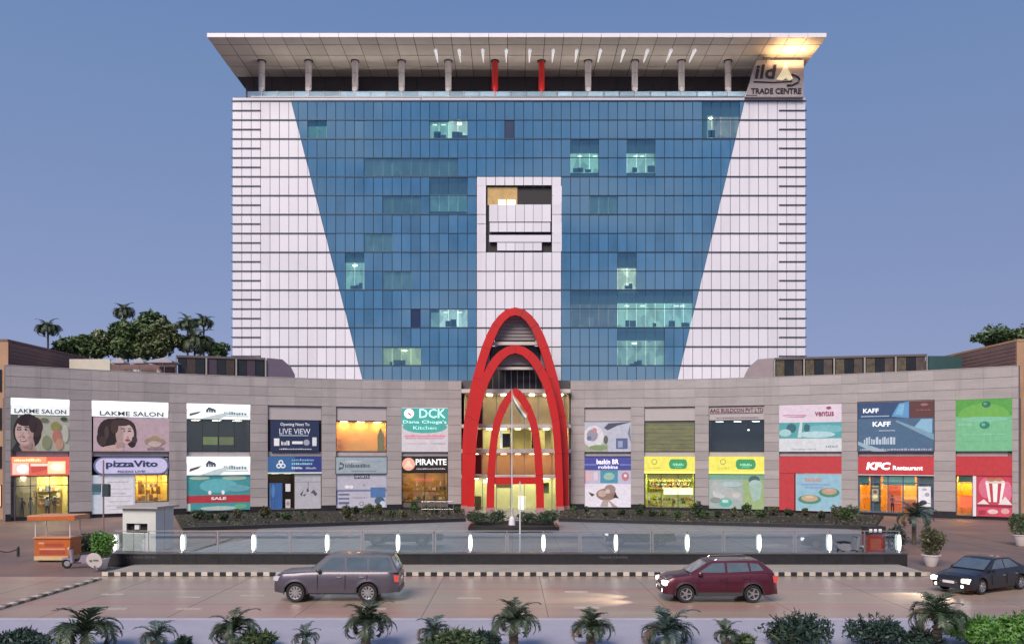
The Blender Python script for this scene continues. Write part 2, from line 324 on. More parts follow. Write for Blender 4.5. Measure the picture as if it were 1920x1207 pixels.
# ------------------------------------------------------------------ tower
TY = 98.0; K = TY / F
tower = empty('office_tower', T(PX(973, TY), TY, 0), 'tall office tower with a blue mirror glass wedge between white panelled sides', 'building')
C0, CW = 436.0, 17.607; NC = 61
def rowy(k): return 190.3 + 35.35 * k
NR = 15
def clip(poly, f):
    outp = []
    for i in range(len(poly)):
        p, q = poly[i], poly[(i + 1) % len(poly)]; fp, fq = f(p), f(q)
        if fp >= 0: outp.append(p)
        if (fp >= 0) != (fq >= 0):
            t = fp / (fp - fq); outp.append((p[0] + (q[0] - p[0]) * t, p[1] + (q[1] - p[1]) * t))
    return outp
def dl(y): return 545 + (y - 186) * (680 - 545) / (712 - 186.0)
def dr(y): return 1397 + (y - 186) * (1270 - 1397) / (712 - 186.0)
LIT = [ # x0,x1,y0,y1, colour, strength
 (572, 612, 236, 258, (0.20, 0.55, 0.50), 0.35), (798, 841, 228, 258, (0.35, 0.75, 0.62), 0.65), (842, 873, 226, 258, (0.75, 1.0, 0.85), 1.0),
 (1072, 1122, 287, 322, (0.35, 0.75, 0.62), 0.8), (1178, 1228, 287, 322, (0.42, 0.78, 0.68), 0.75), (1328, 1338, 216, 257, (0.55, 0.75, 0.6), 0.7), (1339, 1384, 218, 257, (0.40, 0.38, 0.36), 0.5),
 (808, 880, 364, 395, (0.20, 0.50, 0.55), 0.35), (640, 690, 492, 541, (0.42, 0.80, 0.74), 0.7), (1160, 1195, 502, 541, (0.85, 1.0, 0.72), 1.0),
 (808, 822, 585, 612, (0.3, 0.6, 0.6), 0.6), (822, 876, 580, 612, (0.68, 0.95, 0.92), 0.9), (714, 794, 652, 686, (0.62, 0.75, 0.34), 0.75),
 (1152, 1238, 568, 612, (0.50, 0.85, 0.72), 0.75), (1244, 1300, 568, 612, (0.48, 0.88, 0.84), 0.75), (1070, 1150, 570, 612, (0.22, 0.24, 0.28), 0.4),
 (1155, 1238, 638, 686, (0.42, 0.68, 0.58), 0.65),]
_q = random.Random(5)  # extra dim rooms, invented at random places to vary the glass
for _k in (1, 3, 5, 5, 7, 7, 9, 11, 13, 3, 9, 13):
    _y = rowy(_k) ; _x = _q.choice([_q.uniform(dl(_y) + 50, 800), _q.uniform(1060, dr(_y) - 150)]); _w = _q.uniform(40, 105); _x = C0 + CW * round((_x - C0) / CW); _w = CW * round(_w / CW)
    if not any(_x < l[1] and _x + _w > l[0] and _y < l[3] and _y + 35 > l[2] for l in LIT): LIT.append((_x + .5, _x + _w - .5, _y + .8, _y + 34.6, (0.20, 0.38, 0.46), _q.uniform(.12, .28)))
LIT = [(C0 + CW * round((l[0] - C0) / CW) + .5, C0 + CW * round((l[1] - C0) / CW) - .5, *l[2:]) if l[1] - l[0] > 24 else l for l in LIT]
def litmat(i, c, s):
    c = tuple(q * .85 + .12 for q in c); s *= 1.3
    m = mat('lit_room_%d' % i, c, 0.8, var=0.0, es=s)
    n = m.node_tree; b = n.nodes['Principled BSDF']
    g = n.nodes.new('ShaderNodeNewGeometry'); mp = n.nodes.new('ShaderNodeMapping'); mp.inputs['Scale'].default_value = (1.6, 1, 0.9)
    nz = n.nodes.new('ShaderNodeTexVoronoi'); nz.inputs['Scale'].default_value = 0.9; n.links.new(g.outputs['Position'], mp.inputs[0]); n.links.new(mp.outputs[0], nz.inputs['Vector'])
    mr = n.nodes.new('ShaderNodeMapRange'); mr.inputs['From Min'].default_value = 0.0; mr.inputs['From Max'].default_value = 1.0; mr.inputs['To Min'].default_value = s * 1.25; mr.inputs['To Max'].default_value = s * 0.55
    sepc = n.nodes.new('ShaderNodeSeparateColor'); n.links.new(nz.outputs['Color'], sepc.inputs[0]); n.links.new(sepc.outputs[0], mr.inputs['Value']); n.links.new(mr.outputs[0], b.inputs['Emission Strength'])
    return m
def inlit(x0, x1, y0, y1):
    return any(x0 < l[1] - 1 and x1 > l[0] + 1 and y0 < l[3] - 1 and y1 > l[2] + 1 for l in LIT)
DARKP = [(946, 963, 1), (771, 789, 11)]
m_openw = mat('open_window', (0.01, 0.03, 0.09), 0.3)
OPEN = (912, 1036, 348, 471)
g = 0.03     # half joint
count = {'w': 0, 'b': 0}; stuff = {'w': MB(), 'b': MB()}; stuffm = {'w': m_white, 'b': m_blue}
full = {}
W_, H_ = CW * K, 35.35 * K
for key, m in (('w', m_white), ('b', m_blue), ('c', m_blueclear), ('o', m_openw)):
    gg = 0.028 if key == 'w' else g
    full[key] = MB().box(gg - W_ / 2, W_ / 2 - gg, -0.04, 0.04, g - H_ / 2, H_ / 2 - g).mesh('panel_' + key, m)
cells = []
for k in range(-1, NR):
    y0, y1 = (183.5, 190.3) if k == -1 else (rowy(k), rowy(k + 1))
    if k == NR - 1: y1 = 722
    for j in range(NC):
        x0, x1 = C0 + CW * j, C0 + CW * (j + 1)
        centre = 26 <= j < 35 and y0 > 330
        q = [(x0, y0), (x1, y0), (x1, y1), (x0, y1)]
        if centre: parts = [('w', q)]
        else:
            parts = []
            L = clip(q, lambda p: dl(p[1]) - p[0]); Rr = clip(q, lambda p: p[0] - dr(p[1]))
            Mi = clip(clip(q, lambda p: p[0] - dl(p[1])), lambda p: dr(p[1]) - p[0])
            for t, pl in (('w', L), ('b', Mi), ('w', Rr)):
                if len(pl) >= 3:
                    ar = abs(sum(pl[i][0] * pl[(i + 1) % len(pl)][1] - pl[(i + 1) % len(pl)][0] * pl[i][1] for i in range(len(pl)))) / 2
                    if ar > 6: parts.append((t, pl))
        for t, pl in parts:
            if centre and x0 < OPEN[1] - 6 and x1 > OPEN[0] + 6 and y0 < OPEN[3] - 4 and y1 > OPEN[2] + 4:
                # keep only the strip above / beside the opening
                for cl in ((lambda p: OPEN[2] - p[1]),):
                    pl2 = clip(pl, cl)
                    if len(pl2) >= 3 and pl2[2][1] - pl2[0][1] > 2: cells.append((t, pl2, j, k))
                continue
            cells.append((t, pl, j, k))
# the largest and lowest first, so the 300 nearest stay parts
cells.sort(key=lambda c: -c[3])
for t, pl, j, k in cells:
    xs = [p[0] for p in pl]; ys = [p[1] for p in pl]; cx, cy = (min(xs) + max(xs)) / 2, (min(ys) + max(ys)) / 2
    isfull = len(pl) == 4 and abs(max(xs) - min(xs) - CW) < .01 and abs(max(ys) - min(ys) - 35.35) < .01
    tt = t
    if t == 'b':
        if inlit(min(xs), max(xs), min(ys), max(ys)): tt = 'c'
        if tt == 'c': MB().box(PX(min(xs), TY) + .02, PX(max(xs), TY) - .02, TY + .445, TY + .449, PZ(max(ys), TY) + .02, PZ(min(ys), TY) - .02).build('pane_backing', mat('pane_backing_blue', (.20, .30, .38), .7, piece=.2), tower, ID)  # added backing box, lightens the dark rims behind clear panes
        if any(j == int((d[0] + 6 - C0) / CW) and k == d[2] for d in DARKP): tt = 'o'
    tilt = RX(random.gauss(0, 0.009)) @ RZ(random.gauss(0, 0.008)) if t == 'b' else RX(random.gauss(0, 0.0015))
    Mw = T(PX(cx, TY), TY, PZ(cy, TY)) @ tilt
    count[t] += 1
    if isfull: me = full[tt]; 
    if not isfull or (count[t] > 300 and tt not in 'co'):
        px = [((p[0] - cx) * K, -(p[1] - cy) * K) for p in pl]
        ccx = sum(p[0] for p in px) / len(px); ccz = sum(p[1] for p in px) / len(px)
        hw = max(p[0] for p in px); hh = max(p[1] for p in px)
        ins = [(ccx + (p[0] - ccx) * (1 - g / max(hw, .06)), ccz + (p[1] - ccz) * (1 - g / max(hh, .06))) for p in px]
        mb = stuff[t] if (count[t] > 300 and tt not in 'co') else MB()
        if mb is stuff[t]: mb.prism(ins, -0.04, 0.04, WM[tower.name].inverted() @ Mw); continue
        me = mb.prism(ins, -0.04, 0.04).mesh('panel_cut', {'w': m_white, 'b': m_blue, 'c': m_blueclear, 'o': m_openw}[tt])
    inst('cladding_panel' if t == 'w' else 'glass_pane', me, Mw, tower)
stuff['w'].build('cladding_panels_upper', m_white, tower, kind='stuff')
stuff['b'].build('glass_panes_upper', m_blue, tower, kind='stuff')
# core body behind the skin (with hole for lit rooms: front wall set back)
TX0, TX1 = PX(436.5, TY), PX(1509.5, TY); TZ1 = PZ(184, TY)
MB().box(TX0, TX1, TY + 0.45, TY + 18, 0, TZ1 - 0.1).build('tower_core', m_joint, tower, ID)
MB().box(TX0, TX0 + 0.1, TY + 0.05, TY + 0.45, 0, TZ1 - .1).box(TX1 - 0.1, TX1, TY + 0.05, TY + 0.45, 0, TZ1 - .1).build('side_return', m_white, tower, ID)
# lit rooms and the invented dim ones seen through the glass
for i, (x0, x1, y0, y1, c, s) in enumerate(LIT):
    mb = MB(); mb.m(litmat(i, c, s)); mb.box(PX(x0, TY), PX(x1, TY), TY + 0.25, TY + 0.44, PZ(y1, TY), PZ(y0, TY))
    rr = random.Random(i)
    if s > 0.6:
        mb.m(mat('room_furniture', (0.10, 0.16, 0.16), 0.6))
        for q in range(3):
            xx = PX(rr.uniform(x0 + 4, x1 - 10), TY); ww = rr.uniform(0.3, 0.9); zz = PZ(y1, TY)
            mb.box(xx, xx + ww, TY + 0.19, TY + 0.25, zz, zz + rr.uniform(0.3, 0.9))
        mb.m(m_lamp)
        for q in range(2):
            xx = PX(rr.uniform(x0 + 4, x1 - 10), TY); zz = PZ(y0, TY) - 0.35
            mb.box(xx, xx + 0.5, TY + 0.19, TY + 0.25, zz, zz + 0.10)
    mb.build('lit_room', None, tower, ID)
# dark horizontal fins
def hfin(x0, x1, y, h, d, name='fin', m=m_fin):
    zc = PZ(y, TY); MB().box(PX(x0, TY), PX(x1, TY), TY - d, TY - 0.041, zc - h / 2, zc + h / 2).build(name, m, tower, ID)
m_finb = mat('blue_dark_fin', (0.035, 0.06, 0.10), 0.4, 0.4)
for k in range(0, NR):
    y = rowy(k); full_ = (k % 2 == 0)
    xl, xr = dl(y), dr(y)
    hfin(434, xl, y, 0.12, 0.14); hfin(xr, 1511.5, y, 0.12, 0.14)
    if y > 330: hfin(xl + .1, 894, y, 0.13 if full_ else 0.07, 0.13, m=m_finb); hfin(1054, xr - .1, y, 0.13 if full_ else 0.07, 0.13, m=m_finb)
    else: hfin(xl + .1, xr - .1, y, 0.13 if full_ else 0.07, 0.13, m=m_finb)
    if y > 475: hfin(894.5, 1053.5, y, 0.12 if full_ else 0.05, 0.12)
    ym = y + 35.35 / 2
    if k < NR - 1: hfin(434, 489, ym, 0.11, 0.15, 'side_fin'); hfin(1460, 1512, ym, 0.11, 0.15, 'side_fin')
# opening with balcony in the white strip
m_frost = m_white
ox0, ox1 = PX(OPEN[0], TY), PX(OPEN[1], TY)
oz0, oz1 = PZ(OPEN[3], TY), PZ(OPEN[2], TY)
terr = MB(); terr.box(ox0, ox1, TY + 0.40, TY + 0.44, oz0, oz1); terr.build('balcony_recess', m_dark, tower, ID)
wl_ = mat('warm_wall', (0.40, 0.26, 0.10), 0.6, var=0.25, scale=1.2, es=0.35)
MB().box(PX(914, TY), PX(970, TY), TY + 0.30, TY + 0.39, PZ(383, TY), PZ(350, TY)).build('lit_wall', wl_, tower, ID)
MB().box(PX(935, TY), PX(948, TY), TY + 0.2, TY + 0.29, PZ(383, TY), PZ(374, TY)).box(PX(952, TY), PX(966, TY), TY + 0.2, TY + 0.29, PZ(383, TY), PZ(374, TY)).build('lamp', m_lamp, tower, ID)
def opan(x0, x1, y0, y1, nm='parapet_panel', n=1, yy=0.10):
    for i in range(n):
        a_, b2 = x0 + (x1 - x0) * i / n, x0 + (x1 - x0) * (i + 1) / n
        MB().box(PX(a_, TY) + .02, PX(b2, TY) - .02, TY - yy, TY + 0.1, PZ(y1, TY), PZ(y0, TY)).build(nm, m_white, tower, ID)
opan(917, 1033, 384, 416, n=7); opan(918, 1032, 418, 435, n=7); opan(917, 1033, 441, 454, n=1); opan(932, 1016, 455.5, 470, n=5)
opan(894.5, 911, 349, 401, n=1, yy=0.04); opan(1037, 1053.5, 349, 401, n=1, yy=0.04); opan(894.5, 911, 403, 471, n=1, yy=0.04); opan(1037, 1053.5, 403, 471, n=1, yy=0.04)
# ---- roof terrace
RZ0 = PZ(184.0, TY)
MB().box(TX0, TX1, TY - 0.05, TY + 18, RZ0 - 0.25, RZ0).build('roof_slab', m_fascia, tower, ID)
SZ = PZ(113, 98.6)      # soffit height
CY0 = 93.2; CY1 = 112.0
cols = [491 + 87.4 * i for i in range(11)]
for i, x in enumerate(cols):
    X = PX(x, 98.8); mb = MB()
    mb.lathe([(0.36, 0), (0.36, SZ - RZ0)], 20)
    c = mb.build('terrace_column', m_red if i in (5, 6) else m_col, tower, T(X, 98.8, RZ0), smooth=40)
    if i in (5, 6): c['label'] = 'red column on the roof terrace'
    for zq in (0.33, 0.66):
        MB().lathe([(0.375, 0), (0.375, 0.05)], 20).build('ring', m_red if i in (5, 6) else m_frame, c, T(X, 98.8, RZ0 + (SZ - RZ0) * zq))
    MB().lathe([(0.5, 0), (0.5, 0.12)], 16).build('collar', m_soffback, c, T(X, 98.8, SZ - 0.13))
# railing
xs = [c for c in cols]; edges = [463] + cols + [1400]
for a_, b2 in zip(edges[:-1], edges[1:]):
    nn = 3 if b2 - a_ > 60 else 1
    for q in range(nn):
        x0 = PX(a_ + (b2 - a_) * q / nn, 98.4) + 0.08; x1 = PX(a_ + (b2 - a_) * (q + 1) / nn, 98.4) - 0.08
        MB().box(x0, x1, 98.40, 98.43, RZ0 + 0.05, RZ0 + 0.92).build('railing_glass', mat('railing_glass', (0.34, 0.46, 0.52), 0.08, 0.5, piece=0.25, var=.15), tower, ID)
        MB().box(x1 + 0.03, x1 + 0.10, 98.38, 98.45, RZ0, RZ0 + 0.98).build('railing_post', m_frame, tower, ID)
# dark penthouse wall under the canopy
PY = 103.0
MB().box(PX(461, PY), PX(1420, PY), PY, PY + 6, RZ0, SZ + 0.0).build('penthouse_wall', m_pent, tower, ID)
for q in range(28):
    x = PX(475 + q * 34, PY); MB().box(x, x + 0.09, PY - 0.06, PY - 0.002, RZ0, SZ).build('mullion', m_dframe, tower, ID)
# canopy
cl, crr = PX(388, CY0), PX(1550, CY0)
can = empty('roof_canopy', T((cl + crr) / 2, CY0, SZ), 'wide flat roof canopy with white front edge overhanging the tower top', 'canopy')
MB().box(cl + .05, crr - .05, CY0 + 0.10, CY1, SZ + 0.04, SZ + 0.40).build('slab', m_soffback, can, ID)
MB().box(cl + .05, crr - .05, CY0 + .1, CY1, SZ + .401, SZ + .45).build('top_sheet', m_fascia, can, ID)
npn = 33; pw = (crr - cl) / npn
fm = MB().box(-pw / 2 + .02, pw / 2 - .02, 0, 0.095, 0, 0.44).mesh('fascia_panel', m_fascia)
for i in range(npn): inst('fascia_panel', fm, T(cl + pw * (i + .5), CY0, SZ + 0.01), can)
rows = [(CY0 + .1, 94.9), (94.95, 97.4), (97.45, 100.2), (100.25, 102.98)]
for r_, (ya, yb) in enumerate(rows):
    sm_ = MB().box(-pw / 2 + .035, pw / 2 - .035, ya + .03, yb - .03, -0.01, 0.035).mesh('soffit_panel', m_soffit)
    for i in range(npn): inst('soffit_panel', sm_, T(cl + pw * (i + .5), 0, SZ) , can)
# glowing white fin shapes that imitate uplight wash on the soffit
m_slit = mat('soffit_wash', (0.9, 0.88, 0.88), 0.4, var=0, es=0.3, ecol=(0.9, 0.92, 1.0))
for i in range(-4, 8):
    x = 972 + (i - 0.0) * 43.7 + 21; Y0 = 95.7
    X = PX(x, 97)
    e = MB().flatp([(-0.05, 3.2), (-0.14, 0.9), (-0.2, 0.3), (0.0, 0.0), (0.2, 0.3), (0.14, 0.9), (0.05, 3.2)], -0.18, -0.012).build('soffit_wash', m_slit, can, T(X, Y0, SZ))
MB().box(PX(470, 97.75), PX(1395, 97.75), 97.86, 97.94, RZ0 + .05, RZ0 + .16).build('added_light_strip', m_frame, tower, ID)  # one long strip added in place of the separate uplights, to light the soffit
lu = bpy.data.lights.new('added_strip_uplight', 'AREA'); lu.energy = 820; lu.color = (1.0, 0.92, 0.85); lu.shape = 'RECTANGLE'; lu.size = 58; lu.size_y = 0.1
luo = bpy.data.objects.new('added_strip_uplight', lu); COL.objects.link(luo); luo.matrix_basis = T(PX(970, 97.8), 97.9, RZ0 + .2) @ RX(R(180))
# lit sign on the right
sg = empty('tower_sign', T(PX(1455, 97.3), 97.3, RZ0), 'grey sign board reading ild TRADE CENTRE under the right end of the roof canopy', 'sign')
SY = 97.3
def sp(x, y): return (PX(x, SY), PZ(y, SY))
MB().prism([sp(1398, 182), sp(1507, 182), sp(1507, 113), sp(1419, 113)], SY, SY + 0.7).build('board', mat('sign_grey', (0.36, 0.33, 0.34), 0.45, var=.05), sg, ID)
m_blk = mat('black_letter', (0.012, 0.012, 0.014), 0.4); m_crm = mat('cream_logo', (0.80, 0.76, 0.50), 0.4, es=0.35, var=0.03)
mb = MB(); ax, az = sp(1415, 148); bx, bz = sp(1456, 122); put_text(mb, 'ild', ax, az, bx, bz, SY - 0.02, 0.08, bold=0.02, shear=0.15)
ax, az = sp(1408, 176.5); bx, bz = sp(1502, 166); put_text(mb, 'TRADE CENTRE', ax, az, bx, bz, SY - 0.02, 0.06, bold=0.02)
mb.build('lettering', m_blk, sg, ID)
MB().prism([sp(1455, 150), sp(1462, 140), sp(1468, 128), sp(1472, 115), sp(1476, 128), sp(1482, 140), sp(1486, 149), sp(1479, 152), sp(1473, 147.5), sp(1466, 152)], SY - 0.12, SY - 0.003).build('sail_logo', m_crm, sg, ID)
MB().tube([(*[sp(1413, 154)[0], SY - 0.05, sp(1413, 154)[1]],), (sp(1450, 155)[0], SY - 0.05, sp(1450, 155)[1]), (sp(1485, 153)[0], SY - .05, sp(1485, 153)[1])], 0.07, 6).tube([(sp(x, y)[0], SY - .08, sp(x, y)[1]) for x, y in ((1484, 140), (1494, 144), (1499, 149), (1496, 155), (1485, 160), (1475, 161))], 0.1, 6).build('swoosh', m_blk, sg, ID)
MB().box(PX(1398, SY), PX(1420, SY), SY, SY + .4, RZ0 - 0.06, RZ0 + .02).build('board_foot', m_fascia, sg, ID)
fl = empty('flood_lamp', T(PX(1437, 97.0), 97.0, PZ(110, 97.0)), 'small dark floodlight on top of the tower sign shining on the canopy', 'lamp')
MB().box(-.35, .35, -.2, .25, -.15, .15, RX(.5)).build('housing', m_dframe, fl); MB().tube([(0, 0, -.15), (0, 0.1, -.5)], 0.05).build('bracket', m_dframe, fl)
ld = bpy.data.lights.new('flood_glow', 'AREA'); ld.energy = 420; ld.color = (1.0, 0.62, 0.28); ld.size = 3.5; ld.size_y = 1.0; ld.shape = 'RECTANGLE'
lo = bpy.data.objects.new('flood_glow', ld); COL.objects.link(lo); lo.matrix_basis = T(PX(1485, 96.2), 96.0, SZ - 1.6) @ RX(R(180))

# ------------------------------------------------------------------ podium wings on a shallow arc
AX, AY, AR = 0.5, 22.0, 70.0
def arc(px):
    t = (px - CX) / F; lo_, hi = 60.0, 93.0
    for _ in range(50):
        mid = (lo_ + hi) / 2
        if (t * mid - AX) ** 2 + (mid - AY) ** 2 > AR * AR: hi = mid
        else: lo_ = mid
    return Vector((t * lo_, lo_, 0))
PT = 13.84; BT = 10.95; S1 = 5.72; UW0, UW1 = 6.22, 9.42; LW1 = 3.98
class Fr:
    def __init__(s, a, b):
        s.a = arc(a); s.b = arc(b); d = s.b - s.a; s.w = d.length; s.ang = math.atan2(d.y, d.x); s.M = T(*s.a) @ RZ(s.ang)
tile_cache = {}
def tiles(wing, fr, x0, x1, z0, z1, tw, th, y=-0.04, m=None, nm='stone_tile'):
    m = m or m_stone
    nx = max(1, round((x1 - x0) / tw)); nz = max(1, round((z1 - z0) / th)); dx = (x1 - x0) / nx; dz = (z1 - z0) / nz
    key = (round(dx, 3), round(dz, 3), m.name)
    if key not in tile_cache: tile_cache[key] = MB().box(-dx / 2 + .006, dx / 2 - .006, 0, 0.035, -dz / 2 + .016, dz / 2 - .016).mesh('stone_tile', m)
    for i in range(nx):
        for j in range(nz):
            inst(nm, tile_cache[key], fr.M @ T(x0 + dx * (i + .5), y + random.uniform(-.006, .006), z0 + dz * (j + .5)), wing)
bays = {}
def wing(name, bp, label, side):
    e = empty(name, T(*(arc(bp[0]) * .5 + arc(bp[-1]) * .5)), label, 'building')
    for i in range(len(bp) - 1):
        fr = Fr(bp[i], bp[i + 1]); isbay = (i % 2 == 1)
        MB().box(0, fr.w, 0.0, 0.6, BT, PT - 0.05).build('parapet_wall', m_stoneback, e, fr.M)
        MB().box(-0.02, fr.w + .02, -0.07, 0.65, PT - 0.05, PT).build('coping', m_blank, e, fr.M)
        tiles(e, fr, 0, fr.w, BT, PT - .05, 2.6, 0.96)
        if not isbay:
            MB().box(0, fr.w, 0.0, 1.2, 0, BT).build('pilaster', m_stoneback, e, fr.M)
            tiles(e, fr, 0, fr.w, 0.62, BT, 2.4, 0.94)
            MB().box(-.01, fr.w + .01, -0.09, 0, 0, 0.6).build('plinth', m_black, e, fr.M)
        else:
            bays[(bp[i])] = (fr, e)
            MB().box(0, fr.w, 0.35, 0.55, S1, UW0).build('spandrel', m_stoneback, e, fr.M)
            tiles(e, fr, 0, fr.w, S1 + .02, UW0, fr.w / 4, 0.5, y=0.3, m=m_blank, nm='spandrel_panel')
            MB().box(0, fr.w, 0.25, 0.9, 0, 0.28).build('sill', m_black, e, fr.M)
    pts = [arc(bp[0] + (bp[-1] - bp[0]) * t / 12) for t in range(13)]
    fl_ = [(p.x, p.y + 0.5) for p in pts]; bk = [(pts[-1].x, 97.5), (pts[0].x, 97.5)]
    MB().flatp(fl_ + bk, 12.9, 13.0).build('roof_deck', m_blank, e, ID)
    MB().flatp(fl_ + bk, 5.6, 5.7, T(0, 1.5, 0)).build('floor_slab', m_dark, e, ID)
    MB().flatp(fl_ + bk, 10.6, 10.7, T(0, 1.5, 0)).build('ceiling_slab', m_dark, e, ID)
    for px in (bp[0], bp[-1]):
        p = arc(px); s_ = 0.5 if px < 960 else -0.5
        if px in (bp[0],) and px > 960: s_ = 0.5
        if px == bp[-1]: s_ = -0.5
        if px == bp[0]: s_ = 0.5
        MB().box(min(p.x, p.x + s_), max(p.x, p.x + s_), p.y + .62, 97.5, 0, PT - .06).build('end_wall', m_stoneback, e, ID)
    return e
LB = [10, 20, 130, 172, 317, 350, 469, 502, 603, 630, 725, 753, 840, 865]
RB = [1070, 1096, 1183, 1208, 1303, 1329, 1433, 1461, 1578, 1609, 1751, 1792, 1898, 1910]
wl_o = wing('shopping_wing', LB, 'curved grey stone shopping wing left of the red arches with six shop bays', 'l')
wr_o = wing('shopping_wing', RB, 'curved grey stone shopping wing right of the red arches with six shop bays', 'r')

# ---- signs and prints
def sign(bay, x0, x1, z0, z1, base, label, els=(), es=0.0, y=-0.02, d=0.16, cat='sign', name='shop_sign', group=None, shape=None, frame=None):
    fr, _ = bays[bay]; X0, X1 = fr.w * x0, fr.w * x1; W, H = X1 - X0, z1 - z0
    M = fr.M @ T(X0, y, z0)
    mb = MB()
    if shape == 'pill':
        r = H / 2; pts = [(r + r * math.cos(a) * 1.0, r + r * math.sin(a)) for a in [R(90 + 15 * k) for k in range(13)]] + [(W - r + r * math.cos(a), r + r * math.sin(a)) for a in [R(-90 + 15 * k) for k in range(13)]]
        mb.prism(pts, 0, d)
    else: mb.box(0, W, 0, d, 0, H)
    o = mb.build(name, flat(base, es), M=M, label=label, cat=cat, group=group)
    if frame:
        t = 0.07; f = MB(); f.box(-t, W + t, -0.03, d, -t, 0).box(-t, W + t, -.03, d, H, H + t).box(-t, 0, -.03, d, 0, H).box(W, W + t, -.03, d, 0, H); f.build('frame', flat(frame), o)
    pr = MB(); tx = {}; ly = 0
    for el in els:
        ly += 1; yy = -0.003 * ly
        k = el[0]; c = el[-1]; e2 = es
        if isinstance(c[0], tuple): c, e2 = c
        if k == 'r': pr.m(flat(c, e2)).box(W * el[1], W * el[3], yy - .001, 0.0, H * el[2], H * el[4])
        elif k == 'e':
            pts = [(W * el[1] + W * el[3] * math.cos(R(20 * q)), H * el[2] + H * el[4] * math.sin(R(20 * q))) for q in range(18)]; pr.m(flat(c, e2)).prism(pts, yy - .001, 0)
        elif k == 'c':   # true circle, radius as a share of H
            pts = [(W * el[1] + H * el[3] * math.cos(R(20 * q)), H * el[2] + H * el[3] * math.sin(R(20 * q))) for q in range(18)]; pr.m(flat(c, e2)).prism(pts, yy - .001, 0)
        elif k == 'p': pr.m(flat(c, e2)).prism([(W * p[0], H * p[1]) for p in el[1]], yy - .001, 0)
        elif k == 't':
            mb = MB(); opt = el[6] if len(el) == 8 else {}
            put_text(mb, el[1], W * el[2], H * el[3], W * el[4], H * el[5], -0.003 * ly, 0.03, bold=opt.get('bold', 0.012), shear=opt.get('shear', 0)); mb.build('lettering', flat(c, e2), o)
        elif k == 'n':   # speckles: illegible small print as short strokes
            rr = random.Random(int(el[1] * 1000 + el[2] * 77)); pr.m(flat(c, e2)); x = el[1]
            while x < el[3] - .01:
                ww = rr.uniform(.012, .035); pr.box(W * x, W * min(x + ww, el[3]), yy - .001, 0, H * el[2], H * (el[2] + (el[4] - el[2]) * rr.uniform(.6, 1))); x += ww + rr.uniform(.006, .014)
    if pr.f: pr.build('print', None, o)
    return o
def room(bay, x0, x1, z0, z1, depth, wallc, lightc, es, y=0.3, floor=(0.25, 0.2, 0.16), back=None, lit=True):
    fr, wg = bays[bay]; X0, X1 = fr.w * x0, fr.w * x1; t = .03
    wm = mat('shop_wall_%d' % int(sum(wallc) * 999), wallc, 0.6, var=0.12, scale=1.5)
    mb = MB().m(wm).box(X0, X1, y + depth, y + depth + t, z0, z1).box(X0 - t, X0, y, y + depth, z0, z1).box(X1, X1 + t, y, y + depth, z0, z1)
    mb.m(mat('shop_floor', floor, 0.4)).box(X0, X1, y, y + depth, z0 - t, z0)
    mb.m(wm).box(X0, X1, y, y + depth, z1, z1 + t)
    mb.build('shop_interior', None, wg, fr.M)
    if lit:
        lm = mat('shop_light_%d_%d' % (int(sum(lightc) * 999), int(es * 10)), lightc, .5, var=0, es=es, ecol=lightc) if False else mat('shop_light_%d_%d' % (int(sum(lightc) * 999), int(es * 10)), lightc, .5, var=0, es=es * 8, ecol=lightc)
        n_ = max(2, int((X1 - X0) / 1.6))
        l = MB()
        for i in range(n_):
            for yy in (0.8, depth * .65):
                cx = X0 + (X1 - X0) * (i + .5) / n_; MB().box(cx - .35, cx + .35, y + yy - .25, y + yy + .25, z1 - .05, z1 - .01).build('ceiling_light', lm, wg, fr.M)
def glazing(bay, x0, x1, z0, z1, cols_, zs=(), y=0.28, m=None, fm=None, ft=0.06, gl=True):
    fr, wg = bays[bay]; X0, X1 = fr.w * x0, fr.w * x1; fm = fm or m_dframe
    f = MB(); f.box(X0, X1, y - .05, y + .05, z0, z0 + ft).box(X0, X1, y - .05, y + .05, z1 - ft, z1).box(X0, X0 + ft, y - .049, y + .049, z0 + ft, z1 - ft).box(X1 - ft, X1, y - .049, y + .049, z0 + ft, z1 - ft)
    for z in zs: f.box(X0 + ft, X1 - ft, y - .048, y + .048, z - ft / 2, z + ft / 2)
    for i in range(1, cols_): cx = X0 + (X1 - X0) * i / cols_; f.box(cx - ft / 2, cx + ft / 2, y - .047, y + .047, z0 + ft, z1 - ft)
    fo = f.build('window_frame', fm, wg, fr.M)
    if gl:
        for i in range(cols_): MB().box(X0 + (X1 - X0) * i / cols_ + ft / 2, X0 + (X1 - X0) * (i + 1) / cols_ - ft / 2, y - .005, y + .005, z0 + ft, z1 - ft).build('pane', m or m_clear, fo)
def stock(bay, x0, x1, z0, z1, y, n_, cols_, seed, nm='shelf_goods', hmax=.5):
    fr, wg = bays[bay]; rr = random.Random(seed); X0, X1 = fr.w * x0, fr.w * x1; mb = MB()
    for lv in range(3):
        z = z0 + (z1 - z0) * lv / 3; mb.m(mat('shelf', (0.35, 0.25, 0.15), .5)).box(X0, X1, y, y + .35, z - .03, z)
        x = X0 + .05
        while x < X1 - .2:
            ww = rr.uniform(.12, .4); mb.m(flat(rr.choice(cols_), 0)).box(x, x + ww, y + .03, y + .3, z, z + rr.uniform(.2, hmax) * (z1 - z0) / 3 * 1.6); x += ww + rr.uniform(.02, .15)
    return mb.build(nm, None, wg, fr.M)
def bwind(bay, x0=0, x1=1, z0=UW0, z1=BT):
    fr, wg = bays[bay]; tiles(wg, fr, fr.w * x0, fr.w * x1, z0, z1, fr.w, 9, y=0.2, m=m_blank, nm='blank_panel')
    MB().box(fr.w * x0, fr.w * x1, .25, .5, z0, z1).build('backing', m_stoneback, wg, fr.M)

SKIN = (0.50, 0.33, 0.28); HAIR = (0.035, 0.02, 0.02); WHT = (0.80, 0.80, 0.80); LITW = (0.78, 0.84, 0.82)
